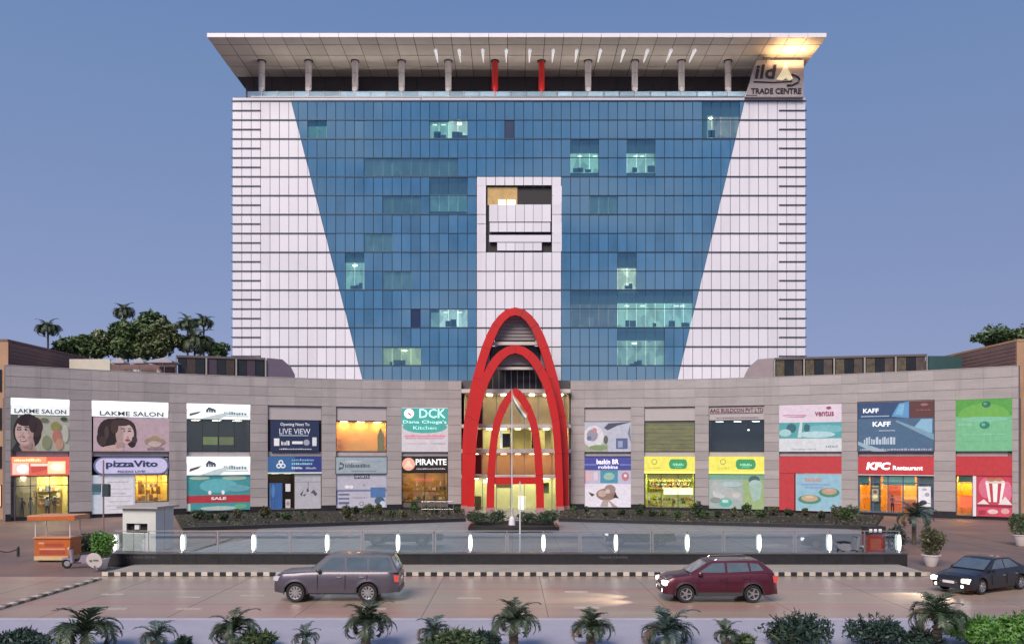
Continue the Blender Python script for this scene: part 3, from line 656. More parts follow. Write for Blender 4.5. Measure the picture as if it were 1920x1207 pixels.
# bay 1
b = 20
sign(b, 0, 1, UW1 + .06, BT, LITW, 'glowing white salon sign above the poster of a woman in a park', [('r', 0, .55, 1, 1, ((0.95, 1, .98), .9)), ('t', 'LAKME SALON', .06, .10, .94, .36, {'bold': .01}, ((0.08, .08, .09), 0.0))], es=.55)
sign(b, 0, 1, UW0, UW1, (0.42, 0.44, 0.33), 'poster of a smiling dark haired woman in the leftmost upper bay', [
    ('r', 0, 0, .12, 1, (.10, .12, .09)), ('e', .28, .55, .24, .50, HAIR), ('e', .40, .68, .14, .28, (.06, .03, .03)), ('p', [(.14, 0), (.16, .3), (.38, .35), (.42, 0)], (.45, .28, .22)), ('e', .22, .52, .15, .36, (.58, .40, .35)), ('e', .14, .60, .04, .03, (.05, .03, .03)), ('e', .27, .60, .045, .03, (.05, .03, .03)),
    ('e', .21, .30, .06, .035, (.45, .08, .10)), ('e', .20, .45, .02, .07, (.50, .32, .27)), ('e', .33, .5, .05, .28, (.46, .30, .25)), ('e', .24, .80, .13, .10, HAIR), ('e', .36, .74, .06, .22, (.05, .028, .025)), ('r', .105, .655, .175, .675, (.05, .03, .03)), ('r', .225, .66, .31, .68, (.05, .03, .03)), ('e', .14, .60, .015, .012, (.6, .6, .6)), ('e', .275, .60, .015, .012, (.6, .6, .6)), ('e', .21, .305, .045, .015, (.72, .68, .66)), ('e', .13, .44, .035, .05, (.62, .38, .34)), ('e', .29, .43, .035, .05, (.60, .36, .33)), ('p', [(.2, .12), (.36, .22), (.34, .05)], (.36, .22, .18)), ('e', .205, .405, .022, .014, (.35, .18, .15)), ('p', [(0, 0), (.1, .25), (.18, 0)], (.03, .03, .04)), ('e', .76, .70, .09, .14, (.30, .28, .08)), ('e', .78, .42, .08, .20, (.48, .18, .12)), ('e', .82, .2, .07, .16, (.55, .28, .18)), ('e', .56, .88, .07, .06, (.15, .18, .08)), ('e', .90, .92, .06, .06, (.06, .08, .05)), ('e', .6, .25, .08, .2, (.25, .28, .14)), ('e', .93, .5, .05, .25, (.5, .5, .4))], es=.16, cat='poster', name='shop_poster')
sign(b, 0, 1, LW1 + .05, S1, (0.75, 0.10, 0.05), 'glowing orange and red sign over the leftmost shop', [('r', .02, .65, .6, .98, ((.85, .28, .08), .8)), ('r', .03, .06, .3, .66, ((.95, .45, .35), .9)), ('e', .2, .35, .10, .22, ((1, .8, .75), 1.0)), ('r', .62, .08, .93, .75, ((.95, .55, .25), 1.0)), ('e', .78, .45, .12, .2, ((1, .8, .5), 1.0)), ('p', [(.33, .45), (.6, .62), (.6, .3), (.36, .12)], ((.65, .06, .03), .5)), ('r', .33, .5, .62, .62, ((.95, .6, .5), .9)), ('n', .06, .75, .5, .9, ((1, .8, .4), .9))], es=.6)
room(b, .02, .98, .3, LW1, 2.6, (0.85, 0.66, 0.24), (1, .85, .5), 10); glazing(b, 0, 1, .28, LW1, 3, (3.1,))
stock(b, .05, .45, 1.2, 3.2, 2.5, 6, [(.5, .4, .3), (.1, .08, .08), (.7, .65, .55), (.3, .1, .05)], 3); stock(b, .55, .95, 1.2, 3.2, 2.5, 6, [(.5, .2, .1), (.1, .08, .08), (.7, .65, .55), (.1, .15, .3)], 4)
# bay 2
b = 172
sign(b, .0, .99, UW1 + .06, BT, LITW, 'wide glowing white salon sign above the pink poster', [('r', 0, .5, 1, 1, ((0.97, 1, .98), .95)), ('t', 'LAKME SALON', .10, .08, .93, .36, {'bold': .01}, ((0.10, .10, .10), 0.0))], es=.6)
sign(b, .02, 1, UW0, UW1, (0.50, 0.36, 0.40), 'pink poster of a woman with long wavy dark hair', [
    ('e', .22, .55, .17, .42, HAIR), ('e', .34, .75, .19, .24, HAIR), ('e', .14, .38, .10, .26, HAIR), ('e', .49, .5, .07, .38, (.045, .025, .025)), ('e', .50, .25, .05, .14, HAIR), ('p', [(.08, 0), (.14, .14), (.28, .2), (.33, .4), (.4, .25), (.38, 0)], (.55, .37, .33)), ('e', .41, .52, .115, .30, (.60, .43, .40)), ('e', .38, .60, .03, .025, (.06, .03, .03)), ('e', .465, .60, .025, .022, (.06, .03, .03)),
    ('e', .335, .50, .05, .28, (.45, .30, .27)), ('e', .36, .84, .12, .09, (.06, .035, .03)), ('e', .27, .72, .05, .2, (.07, .04, .035)), ('e', .12, .30, .05, .14, (.065, .04, .035)), ('e', .17, .55, .03, .2, (.08, .05, .04)), ('e', .53, .35, .035, .10, (.07, .04, .035)), ('p', [(.28, .26), (.38, .28), (.40, .14), (.30, .10)], (.42, .27, .24)), ('r', .35, .665, .405, .685, (.05, .03, .03)), ('r', .445, .665, .485, .685, (.05, .03, .03)), ('e', .435, .42, .015, .05, (.48, .32, .28)), ('e', .38, .60, .012, .010, (.6, .6, .6)), ('e', .44, .33, .035, .03, (.42, .07, .10)), ('e', .44, .335, .025, .008, (.25, .03, .05)), ('e', .80, .30, .14, .12, (.35, .25, .17)), ('e', .80, .22, .09, .09, (.55, .42, .36)), ('e', .80, .42, .06, .06, (.42, .28, .14)), ('n', .70, .06, .92, .12, (.3, .2, .2))], es=.18, cat='poster', name='shop_poster')
o = sign(b, .02, 1.0, LW1 + .0, S1 - .02, (0.13, 0.15, 0.33), 'rounded lavender pizza shop sign with blue border reading pizzaVito', [], es=.1, y=-.08, shape='pill')
o2 = sign(b, .045, .975, LW1 + .14, S1 - .16, (0.52, 0.50, 0.72), 'x', [('t', 'pizzaVito', .14, .30, .86, .86, {'bold': .03}, ((.03, .05, .18), 0)), ('t', 'PIZZAS LIVE!', .30, .06, .68, .20, {'bold': .01}, ((.05, .07, .2), 0))], es=.35, y=-.11, shape='pill', name='sign_face')
for ch in (o2,):
    Mo = WM[ch.name]; del ch['label']; del ch['category']; ch.parent = o; ch.matrix_basis = WM[o.name].inverted() @ Mo
    for c in list(ch.children):
        Mc = WM[c.name]; c.matrix_basis = ID
room(b, .56, .98, 1.4, LW1, 3.0, (0.65, 0.45, 0.12), (1, .75, .35), 7.0, floor=(.3, .18, .08)); glazing(b, .55, 1, 1.3, LW1, 3, (3.2,), fm=mat('gold_frame', (.25, .16, .05), .4, .4))
stock(b, .62, .92, 1.4, 3.4, 1.6, 5, [(.25, .10, .04), (.35, .16, .06), (.5, .45, .35)], 9, hmax=.7)
sign(b, .0, .55, .35, LW1, (0.52, 0.60, 0.66), 'tall white panelled menu board left of the pizza counter', [('r', .30, .0, .96, .97, (.66, .66, .70)), ('n', .36, .80, .85, .84, (.40, .42, .45)), ('n', .36, .62, .9, .66, (.5, .48, .52)), ('n', .38, .5, .8, .54, (.45, .42, .5)), ('r', .32, .44, .94, .455, (.40, .42, .5)), ('n', .38, .3, .9, .33, (.55, .45, .5)), ('r', .30, .20, .96, .21, (.45, .45, .5)), ('r', .02, .5, .2, .72, (.12, .25, .33)), ('n', .4, .1, .8, .13, (.5, .5, .55))], es=.25, y=.1, cat='menu board', name='menu_board')
sign(b, .55, 1, .35, 1.3, (.5, .5, .5), 'low pale panel under the pizza counter window', [], cat='panel', name='counter_panel', y=.1)
# bay 3
b = 350
for z0, z1, lab in ((UW1 + .02, BT, 'upper glowing white jewellery style sign above the dark window'), (LW1 - .1, S1, 'lower glowing white sign above the teal sale poster')):
    sign(b, 0, 1, z0, z1, LITW, lab, [('r', 0, .62, 1, 1, ((.97, 1, 1), .95)), ('p', [(.04, .18), (.18, .36), (.22, .5), (.13, .42), (.05, .34)], ((.10, .11, .12), 0)), ('p', [(.30, .62), (.42, .55), (.44, .66), (.34, .8)], ((.1, .12, .16), 0)), ('n', .30, .45, .47, .7, ((.08, .12, .22), 0)), ('n', .58, .30, .95, .52, ((.20, .38, .42), 0)), ('r', .55, .2, .97, .24, ((.35, .5, .5), .2)), ('p', [(.2, 0), (.5, 0), (.7, .5), (.45, .3)], ((.50, .62, .62), .3))], es=.5)
room(b, .0, 1, UW0, UW1, 3.5, (0.05, 0.05, 0.035), (1, .9, .6), 0.8); glazing(b, 0, 1, UW0, UW1, 4, (), m=m_clear)
fr, wg = bays[b]; MB().box(fr.w * .27, fr.w * .50, 1.2, 1.3, 6.9, 7.7).build('hanging_board', flat((.42, .46, .08), .25), wg, fr.M); MB().box(fr.w * .53, fr.w * .76, 1.2, 1.3, 6.9, 7.7).build('hanging_board', flat((.38, .36, .08), .2), wg, fr.M)
sign(b, 0, 1, .35, LW1 - .14, (0.03, 0.28, 0.30), 'teal shop window poster with a red band reading SALE', [('e', .5, .7, .3, .2, (.08, .42, .46)), ('e', .2, .93, .16, .05, (.35, .50, .38)), ('e', .75, .92, .2, .06, (.30, .45, .35)), ('r', 0, .22, 1, .43, (.45, .012, .025)), ('t', 'SALE', .38, .30, .62, .38, {'bold': .03}, (.8, .8, .8)), ('e', .36, .51, .025, .06, WHT), ('e', .57, .51, .025, .06, WHT), ('e', .5, .06, .3, .06, (.35, .5, .42)), ('r', 0, 0, .06, .2, (.5, .6, .5)), ('e', .85, .1, .1, .07, (.1, .4, .2)), ('e', .8, .62, .2, .1, (.10, .36, .42))], es=.25, y=.15, cat='poster', name='shop_poster')
# bay 4
b = 502
bwind(b, z0=UW1 + .06)
sign(b, .05, .95, UW0 + .02, UW1, (0.015, 0.03, 0.09), 'navy poster reading Opening Next To LIVE VIEW', [('t', 'Opening Next To', .20, .80, .80, .93, (.8, .8, .85)), ('t', 'LIVE VIEW', .18, .56, .82, .74, {'bold': .0}, (.7, .75, .85)), ('r', .18, .50, .78, .53, (.35, .5, .55)), ('r', .07, .18, .18, .42, WHT), ('n', .22, .2, .4, .36, (.8, .8, .8)), ('r', .44, .24, .66, .33, WHT), ('c', .74, .29, .10, (.35, .35, .45)), ('r', .86, .18, .95, .46, (.7, .72, .75)), ('n', .18, .06, .85, .1, (.7, .7, .75))], es=.12, cat='poster', name='shop_poster')
fr, wg = bays[b]; MB().box(0, fr.w, .3, .5, UW0, UW1).build('backing', m_dark, wg, fr.M)
sign(b, 0, 1, LW1 + .08, S1, (0.02, 0.12, 0.32), 'blue bank style sign with a white knot logo', [('r', .5, 0, 1, 1, (.02, .04, .22)), ('c', .20, .42, .15, WHT), ('c', .20, .42, .08, (.03, .2, .4)), ('c', .28, .42, .15, WHT), ('c', .28, .42, .08, (.03, .2, .4)), ('c', .24, .64, .15, WHT), ('c', .24, .64, .08, (.03, .2, .4)), ('n', .44, .72, .85, .86, (.15, .45, .6)), ('n', .44, .48, .82, .62, (.25, .6, .7)), ('n', .44, .22, .64, .36, (.6, .65, .75)), ('n', .7, .22, .9, .34, (.4, .42, .6)), ('r', 0, -.06, 1, .02, ((.55, .65, .5), .4))], es=.2)
room(b, .02, .5, .3, LW1, 2.5, (0.06, 0.045, 0.035), (1, .9, .7), 0.5)
sign(b, .03, .27, .3, 3.0, (0.02, 0.13, 0.42), 'blue glass entrance door leaf', [('r', 0, 0, .12, 1, (.15, .3, .5)), ('r', .4, 0, .44, 1, (.015, .08, .3)), ('e', .3, .7, .15, .25, (.05, .25, .6))], y=.3, d=.06, cat='door', name='shop_door')
sign(b, .33, .42, 2.1, 2.9, WHT, 'small upper white notice between blue door and white boards', [], y=.35, d=.05, cat='notice', name='notice_board'); sign(b, .33, .42, .4, 1.3, (.6, .58, .55), 'small lower white notice between blue door and white boards', [('r', .2, .3, .8, .7, (.3, .3, .32))], y=.35, d=.05, cat='notice', name='notice_board')
sign(b, .5, .99, .3, LW1 - .05, (0.46, 0.46, 0.50), 'pale hoarding with a dark split emblem covering half a shopfront', [('r', 0, .76, 1, .775, (.25, .25, .3)), ('r', .5, .55, .52, .77, (.1, .1, .12)), ('n', .05, .82, .25, .85, (.3, .3, .35)), ('p', [(.2, .42), (.3, .5), (.34, .55), (.26, .36)], (.08, .08, .1)), ('p', [(.44, .48), (.54, .5), (.5, .6), (.46, .56)], (.08, .08, .1)), ('p', [(.60, .45), (.72, .55), (.86, .42), (.78, .36), (.7, .44)], (.1, .1, .12)), ('p', [(.3, .38), (.42, .44), (.38, .36)], (.1, .1, .12))], es=.08, y=.2, cat='hoarding', name='hoarding')
# bay 5
b = 630
bwind(b, z0=UW1 + .06)
room(b, 0, 1, UW0, UW1, 1.4, (0.85, 0.52, 0.20), (1, .62, .25), 5.0); glazing(b, 0, 1, UW0, UW1, 1, (), ft=.05)
fr, wg = bays[b]; MB().prism([(fr.w * .84, UW0), (fr.w * .97, UW0), (fr.w * .97, UW0 + 1.9), (fr.w * .88, UW0 + 2.6), (fr.w * .83, UW0 + 1.6)], .9, 1.0).build('curtain', flat((.45, .42, .15)), wg, fr.M)
sign(b, 0, 1, LW1 - .05, S1 - .05, (0.30, 0.38, 0.42), 'pale blue grey sign with dark script and dark frame', [('p', [(.05, .2), (.14, .3), (.16, .55), (.08, .7)], (.06, .08, .12)), ('c', .1, .45, .1, (.3, .38, .42)), ('n', .18, .36, .66, .60, (.07, .09, .14)), ('n', .18, .66, .5, .8, (.5, .55, .6)), ('r', .7, .7, .9, .74, (.15, .3, .35)), ('n', .3, .12, .8, .18, (.15, .2, .25))], es=.15, frame=(.05, .06, .1))
sign(b, .0, 1, .3, LW1 - .1, (0.46, 0.46, 0.55), 'white shop window boards with blue band and SPORTS tag', [('r', 0, .48, 1, .54, (.18, .2, .32)), ('e', .22, .62, .05, .05, WHT), ('e', .3, .62, .04, .05, WHT), ('r', .68, .3, .98, .6, (.06, .18, .42)), ('r', .36, .86, .66, .99, (.06, .08, .14)), ('t', 'SPORTS', .38, .88, .64, .96, (.6, .65, .7)), ('r', .05, .12, .26, .18, (.1, .12, .25)), ('r', .05, .26, .26, .3, (.1, .12, .25)), ('r', .05, .38, .26, .42, (.1, .12, .25)), ('r', .0, .1, .03, .5, (.1, .12, .3)), ('c', .5, .12, .06, (.1, .1, .15)), ('c', .5, .12, .045, (.5, .5, .6)), ('e', .86, .2, .1, .12, (.05, .12, .2)), ('e', .92, .1, .06, .1, (.5, .6, .75)), ('n', .3, .3, .6, .34, (.45, .4, .5)), ('r', .52, .66, .56, .7, (.6, .3, .3))], es=.10, y=.15, cat='poster', name='window_boards')
# bay 6
b = 753
o = sign(b, .0, 1.0, UW0, BT, (0.52, 0.50, 0.53), 'grey and teal restaurant sign reading DCK Dana Choga\'s Kitchen', [('r', .0, .62, 1.0, .98, (.03, .38, .33)), ('e', .5, .56, .48, .14, (.03, .38, .33)), ('c', .16, .86, .11, ((.95, .85, .87), .6)), ('p', [(.12, .90), (.20, .84), (.22, .80), (.15, .84)], ((.5, .02, .08), .2)), ('t', 'DCK', .38, .76, .95, .97, {'bold': .015}, ((.45, .95, .85), .6)), ('t', "Dana Choga's", .03, .62, .97, .71, {'bold': .01}, ((.5, .95, .85), .5)), ('t', 'Kitchen', .25, .50, .75, .58, {'bold': .01}, ((.35, .85, .75), .5)), ('n', .06, .34, .94, .385, ((.7, .08, .2), .4)), ('r', .08, .30, .9, .315, (.6, .2, .3)), ('n', .1, .18, .55, .2, (.6, .3, .35)), ('n', .62, .18, .95, .2, (.2, .3, .45))], es=.3)
sign(b, .0, 1, LW1 + .1, S1, (0.02, 0.018, 0.018), 'black restaurant sign with round orange emblem reading PIRANTE', [('c', .15, .5, .42, ((.75, .32, .20), .5)), ('p', [(.06, .3), (.13, .75), (.17, .75), (.24, .3)], ((.85, .5, .38), .5)), ('t', 'PIRANTE', .30, .44, .97, .84, {'bold': .03}, ((.85, .85, .85), .5)), ('n', .32, .16, .95, .24, ((.6, .6, .6), .2))], es=.0)
room(b, .02, .98, .9, LW1 + .05, 3.0, (0.36, 0.20, 0.05), (1, .65, .25), 4.0, floor=(.2, .1, .04)); glazing(b, 0, 1, .85, LW1 + .05, 2, ())
stock(b, .25, .95, 1.0, 2.6, 1.6, 5, [(.6, .35, .1), (.7, .6, .4), (.08, .1, .04), (.6, .15, .05)], 19, hmax=.6)
fr, wg = bays[b]; MB().box(fr.w * .3, fr.w * .7, 1.4, 1.45, 3.0, 3.35).build('menu_strip', flat((.7, .12, .04), .5), wg, fr.M)
MB().box(0, fr.w, .3, .5, .28, .85).build('counter_wall', mat('counter', (.12, .10, .08), .6), wg, fr.M)
# right wing bay R1
b = 1096
bwind(b, z0=UW1 + .06)
sign(b, 0, 1, UW0, UW1, (0.42, 0.45, 0.55), 'pale blue poster with ornate shapes and a dark swirl beside the arches', [('r', 0, 0, .5, .25, (.30, .35, .25)), ('e', .2, .5, .22, .38, (.60, .60, .64)), ('e', .17, .55, .12, .2, (.28, .26, .34)), ('e', .22, .72, .05, .08, (.5, .2, .25)), ('e', .1, .45, .05, .08, (.1, .15, .3)), ('p', [(.42, .8), (.52, .95), (.75, .97), (1, .99), (.7, .87), (.5, .72)], (.06, .07, .12)), ('e', .46, .4, .05, .14, (.1, .12, .08)), ('r', .68, .1, .93, .45, (.08, .11, .26)), ('r', .72, .14, .82, .36, (.25, .32, .5)), ('p', [(.98, .9), (1, .3), (.93, .6)], (.15, .2, .3)), ('e', .3, .15, .2, .08, (.2, .3, .12))], es=.14, cat='poster', name='shop_poster')
sign(b, 0, 1, LW1 + .35, S1 - .05, (0.04, 0.055, 0.32), 'navy ice cream shop sign with white lettering', [('t', 'baskin BR', .26, .42, .74, .82, {'bold': .03}, ((.85, .8, .9), .5)), ('t', 'robbins', .30, .05, .72, .34, {'bold': .03}, ((.7, .75, .95), .4)), ('r', 0, .36, .25, .40, (.4, .4, .7)), ('r', .76, .36, 1, .40, (.4, .4, .7))], es=.2)
sign(b, 0, 1, .3, LW1 + .33, (0.62, 0.60, 0.68), 'white shop window poster with a brown sundae and teal picture', [('r', 0, .62, 1, 1, (.42, .40, .55)), ('r', .34, .64, .72, .98, (.03, .25, .38)), ('e', .53, .82, .12, .1, (.25, .45, .35)), ('e', .1, .82, .08, .13, (.55, .38, .42)), ('e', .24, .82, .05, .12, (.6, .5, .58)), ('e', .88, .82, .08, .12, (.45, .15, .2)), ('c', .88, .84, .04, (.7, .7, .6)), ('r', 0, .62, .02, .98, (.6, .1, .2)), ('e', .47, .34, .22, .16, (.25, .15, .11)), ('e', .55, .48, .12, .12, (.28, .20, .17)), ('e', .38, .36, .09, .09, (.45, .33, .26)), ('p', [(.08, .40), (.22, .34), (.16, .28)], (.05, .04, .04)), ('p', [(.66, .38), (.74, .24), (.62, .26)], (.03, .02, .02)), ('p', [(.4, .2), (.34, .02), (.5, .02), (.52, .2)], (.35, .28, .26)), ('e', .5, .42, .05, .06, (.5, .42, .4)), ('p', [(.5, .22), (.72, .0), (.6, .0)], (.35, .25, .22))], es=.25, y=.1, cat='poster', name='shop_poster')
# R2
b = 1208
bwind(b, z0=UW1 + .06)
m_gold = mat('gold_blind', (0.33, 0.24, 0.08), 0.35, 0.3, var=0.35, scale=0.8, stretch=(1, 1, 2.5), es=.30)
fr, wg = bays[b]
for q in range(8): MB().box(0.02, fr.w - .02, .45, .48, UW0 + .4 * q + .01, UW0 + .4 * q + .385, ).build('blind_slat', m_gold, wg, fr.M)
glazing(b, 0, 1, UW0, UW1, 1, ())
GRN = (.02, .26, .09); YEL = (.66, .62, .03)
for bb_, labs in ((1208, 'left yellow snack shop sign with a green oval'), (1329, 'right yellow snack shop sign with a green oval and flower mark')):
    x = .2 if bb_ == 1208 else .26
    sign(bb_, 0, 1, LW1 - .05, S1 + .02, YEL, labs, [('r', 0, 0, 1, .12, ((.75, .70, .05), .9)), ('c', x, .68, .17, (.30, .30, .05)), ('c', x, .68, .12, YEL), ('n', x - .11, .28, x + .12, .38, (.45, .45, .06)), ('r', .55, .27, .79, .83, GRN), ('e', .55, .55, .06, .28, GRN), ('e', .79, .55, .06, .28, GRN), ('n', .57, .45, .78, .6, ((.25, .75, .45), .3)), ('r', .6, .36, .74, .4, (.1, .5, .25))], es=.5)
room(1208, .02, .98, .3, LW1 - .08, 3.0, (0.55, 0.52, 0.06), (1, .98, .5), 4.5); glazing(1208, 0, 1, .28, LW1 - .08, 3, ())
stock(1208, .05, .95, .4, 1.4, 1.0, 5, [(.6, .4, .1), (.7, .65, .3), (.5, .15, .05), (.1, .12, .03), (.75, .7, .5)], 23, hmax=.6); stock(1208, .05, .9, 2.2, 3.4, 2.8, 5, [(.6, .3, .05), (.3, .35, .08), (.6, .15, .1), (.6, .55, .4)], 24, hmax=.5)
fr, wg = bays[1208]; MB().box(fr.w * .05, fr.w * .95, .6, .66, 3.3, 3.85).build('menu_strip', flat((.50, .40, .04), .4), wg, fr.M); MB().box(fr.w * .36, fr.w * .95, 2.6, 2.7, 1.6, 2.3).build('light_box', flat((.95, .95, .6), 1.2), wg, fr.M)
# R3
b = 1329
bwind(b, z0=UW1 + .06)
sign(b, .02, .98, UW1 + .8, BT - .18, (0.42, 0.37, 0.385), 'name in dark red letters over the dark window: AAG BUILDCON PVT LTD', [('t', 'AAG BUILDCON PVT LTD', 0, .1, 1, .9, {'bold': .02}, (.13, .02, .03)), ('n', .12, -.9, .92, -.72, (.30, .26, .26))], d=.2, y=.1)
room(b, 0, 1, UW0, UW1, 3.0, (0.035, 0.04, 0.045), (.9, .95, 1), 0.6); glazing(b, 0, 1, UW0, UW1, 3, (), m=m_clear)
MB().lathe([(.1, 0), (.12, .08), (.02, .16)], 12).build('hanging_lamp', m_lamp, bays[b][1], bays[b][0].M @ T(bays[b][0].w * .71, 1.0, 8.4))
sign(b, 0, 1, .3, LW1 - .08, (0.30, 0.40, 0.36), 'grey green window poster of cups with pale green strip', [('r', .62, 0, 1, 1, (.28, .42, .16)), ('r', .0, .85, 1, 1, (.15, .36, .25)), ('e', .2, .45, .13, .16, (.50, .52, .52)), ('p', [(0, .6), (.1, .8), (.6, .45), (.6, .2), (.3, .35)], (.38, .42, .42)), ('e', .5, .4, .08, .07, (.5, .5, .46)), ('e', .30, .18, .12, .12, (.05, .40, .33)), ('e', .3, .22, .06, .05, (.5, .65, .55)), ('e', .82, .84, .10, .12, (.06, .12, .12)), ('e', .84, .72, .11, .12, (.35, .52, .48)), ('p', [(.72, .7), (.97, .74), (.93, .3), (.8, .2)], (.30, .48, .40)), ('e', .4, .7, .2, .08, (.35, .5, .5)), ('e', .12, .25, .1, .08, (.22, .25, .25))], es=.15, y=.1, cat='poster', name='shop_poster')
# R4
b = 1461
sign(b, 0, 1, UW0, BT - .02, (0.55, 0.60, 0.62), 'white and teal office poster with maroon wordmark', [('r', 0, .65, 1, 1, (.62, .52, .60)), ('r', 0, .28, 1, .62, (.05, .33, .36)), ('e', .75, .48, .3, .08, (.12, .42, .46)), ('e', .2, .5, .08, .1, (.02, .12, .15)), ('e', .45, .5, .05, .09, (.02, .12, .15)), ('p', [(.3, .3), (.34, .62), (.38, .62), (.36, .3)], (.5, .6, .6)), ('e', .1, .4, .1, .08, (.30, .55, .55)), ('e', .6, .36, .3, .07, (.35, .58, .6)), ('r', .06, .77, .44, .785, (.45, .15, .35)), ('p', [(.1, .74), (.4, .73), (.44, .76)], (.45, .15, .35)), ('t', 'ventus', .58, .75, .88, .86, {'bold': .02}, (.28, .03, .10)), ('e', .80, .92, .04, .03, (.28, .03, .10)), ('n', .75, .09, .95, .14, (.25, .35, .4)), ('n', .2, .05, .6, .07, (.4, .45, .5))], es=.18, cat='poster', name='shop_poster')
RED = (.50, .012, .02)
sign(b, 0, 1, 4.05, S1, RED, 'red header over the food poster', [], es=.18, name='shop_sign')
sign(b, 0, .25, .3, 4.02, RED, 'red upright band left of the food poster', [], es=.15, name='shop_sign')
sign(b, .28, .99, .35, 3.95, (0.20, 0.42, 0.52), 'light blue food poster with two plates of rice', [('e', .30, .30, .26, .13, (.05, .22, .14)), ('e', .30, .33, .19, .09, (.45, .32, .18)), ('e', .74, .50, .23, .13, (.05, .22, .14)), ('e', .74, .53, .17, .09, (.42, .28, .16)), ('n', .2, .80, .55, .9, (.5, .2, .15)), ('n', .1, .70, .75, .74, (.2, .2, .5)), ('n', .2, .62, .6, .66, (.2, .22, .5)), ('r', .82, .08, .95, .2, (.3, .38, .45)), ('e', .3, .36, .08, .04, (.55, .4, .3)), ('e', .75, .56, .08, .04, (.5, .3, .25))], es=.28, y=.05, cat='poster', name='shop_poster', frame=(.55, .52, .52))
# R5
b = 1609
NAV = (.018, .06, .16)
sign(b, 0, 1, UW0, BT + .05, NAV, 'large dark blue kitchen appliance poster reading KAFF', [('r', 0, 0, 1, .66, (.045, .12, .22)), ('r', .69, .66, 1, 1, (.10, .03, .03)), ('p', [(.45, .70), (.55, .96), (.68, .99), (.68, .66)], (.06, .26, .50)), ('p', [(.50, .74), (.56, .94), (.62, .94), (.60, .72)], (.12, .40, .62)), ('p', [(.73, .45), (.84, .64), (.98, .64), (.98, .36)], (.18, .40, .56)), ('p', [(.5, .60), (1, .22), (1, .34), (.52, .62)], (.14, .30, .40)), ('p', [(0, .2), (.4, 0), (.2, 0), (0, .13)], (.25, .40, .48)), ('t', 'KAFF', .07, .78, .28, .87, {'bold': .03}, ((.8, .85, .9), .4)), ('t', 'KAFF', .20, .50, .44, .60, {'bold': .03}, ((.8, .85, .9), .4)), ('n', .08, .14, .50, .30, (.40, .52, .6)), ('r', .04, .70, .42, .72, (.3, .42, .5)), ('r', .28, .41, .5, .425, (.45, .5, .6)), ('n', .03, .02, .97, .06, (.35, .4, .5)), ('e', .88, .92, .05, .03, (.3, .1, .1)), ('n', .78, .8, .97, .83, (.25, .08, .08))], es=.2, cat='poster', name='shop_poster', frame=(.04, .02, .03))
sign(b, 0, 1, 4.0, S1, RED, 'red restaurant sign with white letters KFC Restaurant', [('t', 'KFC', .11, .25, .44, .68, {'bold': .05, 'shear': .15}, ((.95, .95, .95), .7)), ('t', 'Restaurant', .47, .25, .86, .50, {'bold': .03}, ((.9, .9, .9), .6)), ('r', 0, -.05, 1, -.01, (.6, .6, .6))], es=.25)
room(b, .0, 1, .3, 3.92, 3.5, (0.80, 0.40, 0.06), (1, .62, .22), 5.0, floor=(.4, .15, .05)); glazing(b, 0, 1, .28, 3.92, 5, (3.2,), fm=mat('blue_grey_frame', (.10, .13, .19), .4), ft=.12)
fr, wg = bays[b]
for x0, x1, z0, z1, c, e_, y_ in ((.01, .14, 2.95, 3.85, (.05, .28, .28), .15, .5), (.33, .75, 2.95, 3.85, (.16, .42, .38), .5, .55), (.16, .30, .4, 3.9, (.10, .14, .20), 0, .36), (.78, 1, .4, 3.9, (.10, .13, .19), 0, .36), (.37, .54, .4, 2.9, (.62, .08, .03), .4, 2.0), (.56, .74, 1.6, 2.9, (.85, .42, .03), .7, 2.0), (.56, .74, .4, 1.5, (.42, .09, .02), .4, 2.0)):
    MB().box(fr.w * x0, fr.w * x1, y_, y_ + .06, z0, z1).build('interior_panel', flat(c, e_), wg, fr.M)
sign(b, .80, .96, 1.0, 2.9, (.62, .62, .66), 'black and white poster on the right of the restaurant entrance', [('e', .4, .2, .3, .12, (.05, .05, .06)), ('e', .7, .6, .2, .1, (.3, .3, .33)), ('e', .5, .85, .2, .06, (.35, .33, .36))], es=.3, y=.1, d=.05, cat='poster', name='shop_poster')
sign(b, .185, .275, 1.4, 2.9, (.3, .28, .18), 'narrow menu poster on the left door frame of the restaurant', [('e', .5, .3, .4, .12, (.7, .6, .3)), ('r', .0, .8, 1, .9, (.08, .06, .05)), ('e', .5, .6, .3, .1, (.1, .08, .06))], es=.3, y=.1, d=.05, cat='poster', name='shop_poster')
# R6
b = 1792
sign(b, 0, 1, UW0, BT + .1, (0.12, 0.44, 0.17), 'green poster with two dark globe marks in the rightmost upper bay', [('r', 0, .66, 1, 1, (.07, .33, .04)), ('e', .5, .66, .46, .24, (.12, .40, .05)), ('r', 0, 0, 1, .64, (.13, .45, .22)), ('e', .5, .6, .42, .05, (.16, .5, .3)), ('e', .55, .88, .08, .06, (.015, .15, .10)), ('e', .53, .89, .03, .025, (.08, .4, .15)), ('e', .52, .49, .09, .07, (.015, .20, .14)), ('e', .50, .50, .035, .03, (.1, .45, .3)), ('n', .05, .48, .3, .54, (.2, .52, .32)), ('n', .1, .3, .9, .33, (.2, .52, .35)), ('r', .1, .2, .9, .205, (.2, .5, .3))], es=.22, cat='poster', name='shop_poster')
sign(b, 0, 1, 4.0, S1 + .05, RED, 'plain red header over the rightmost shop', [], es=.2)
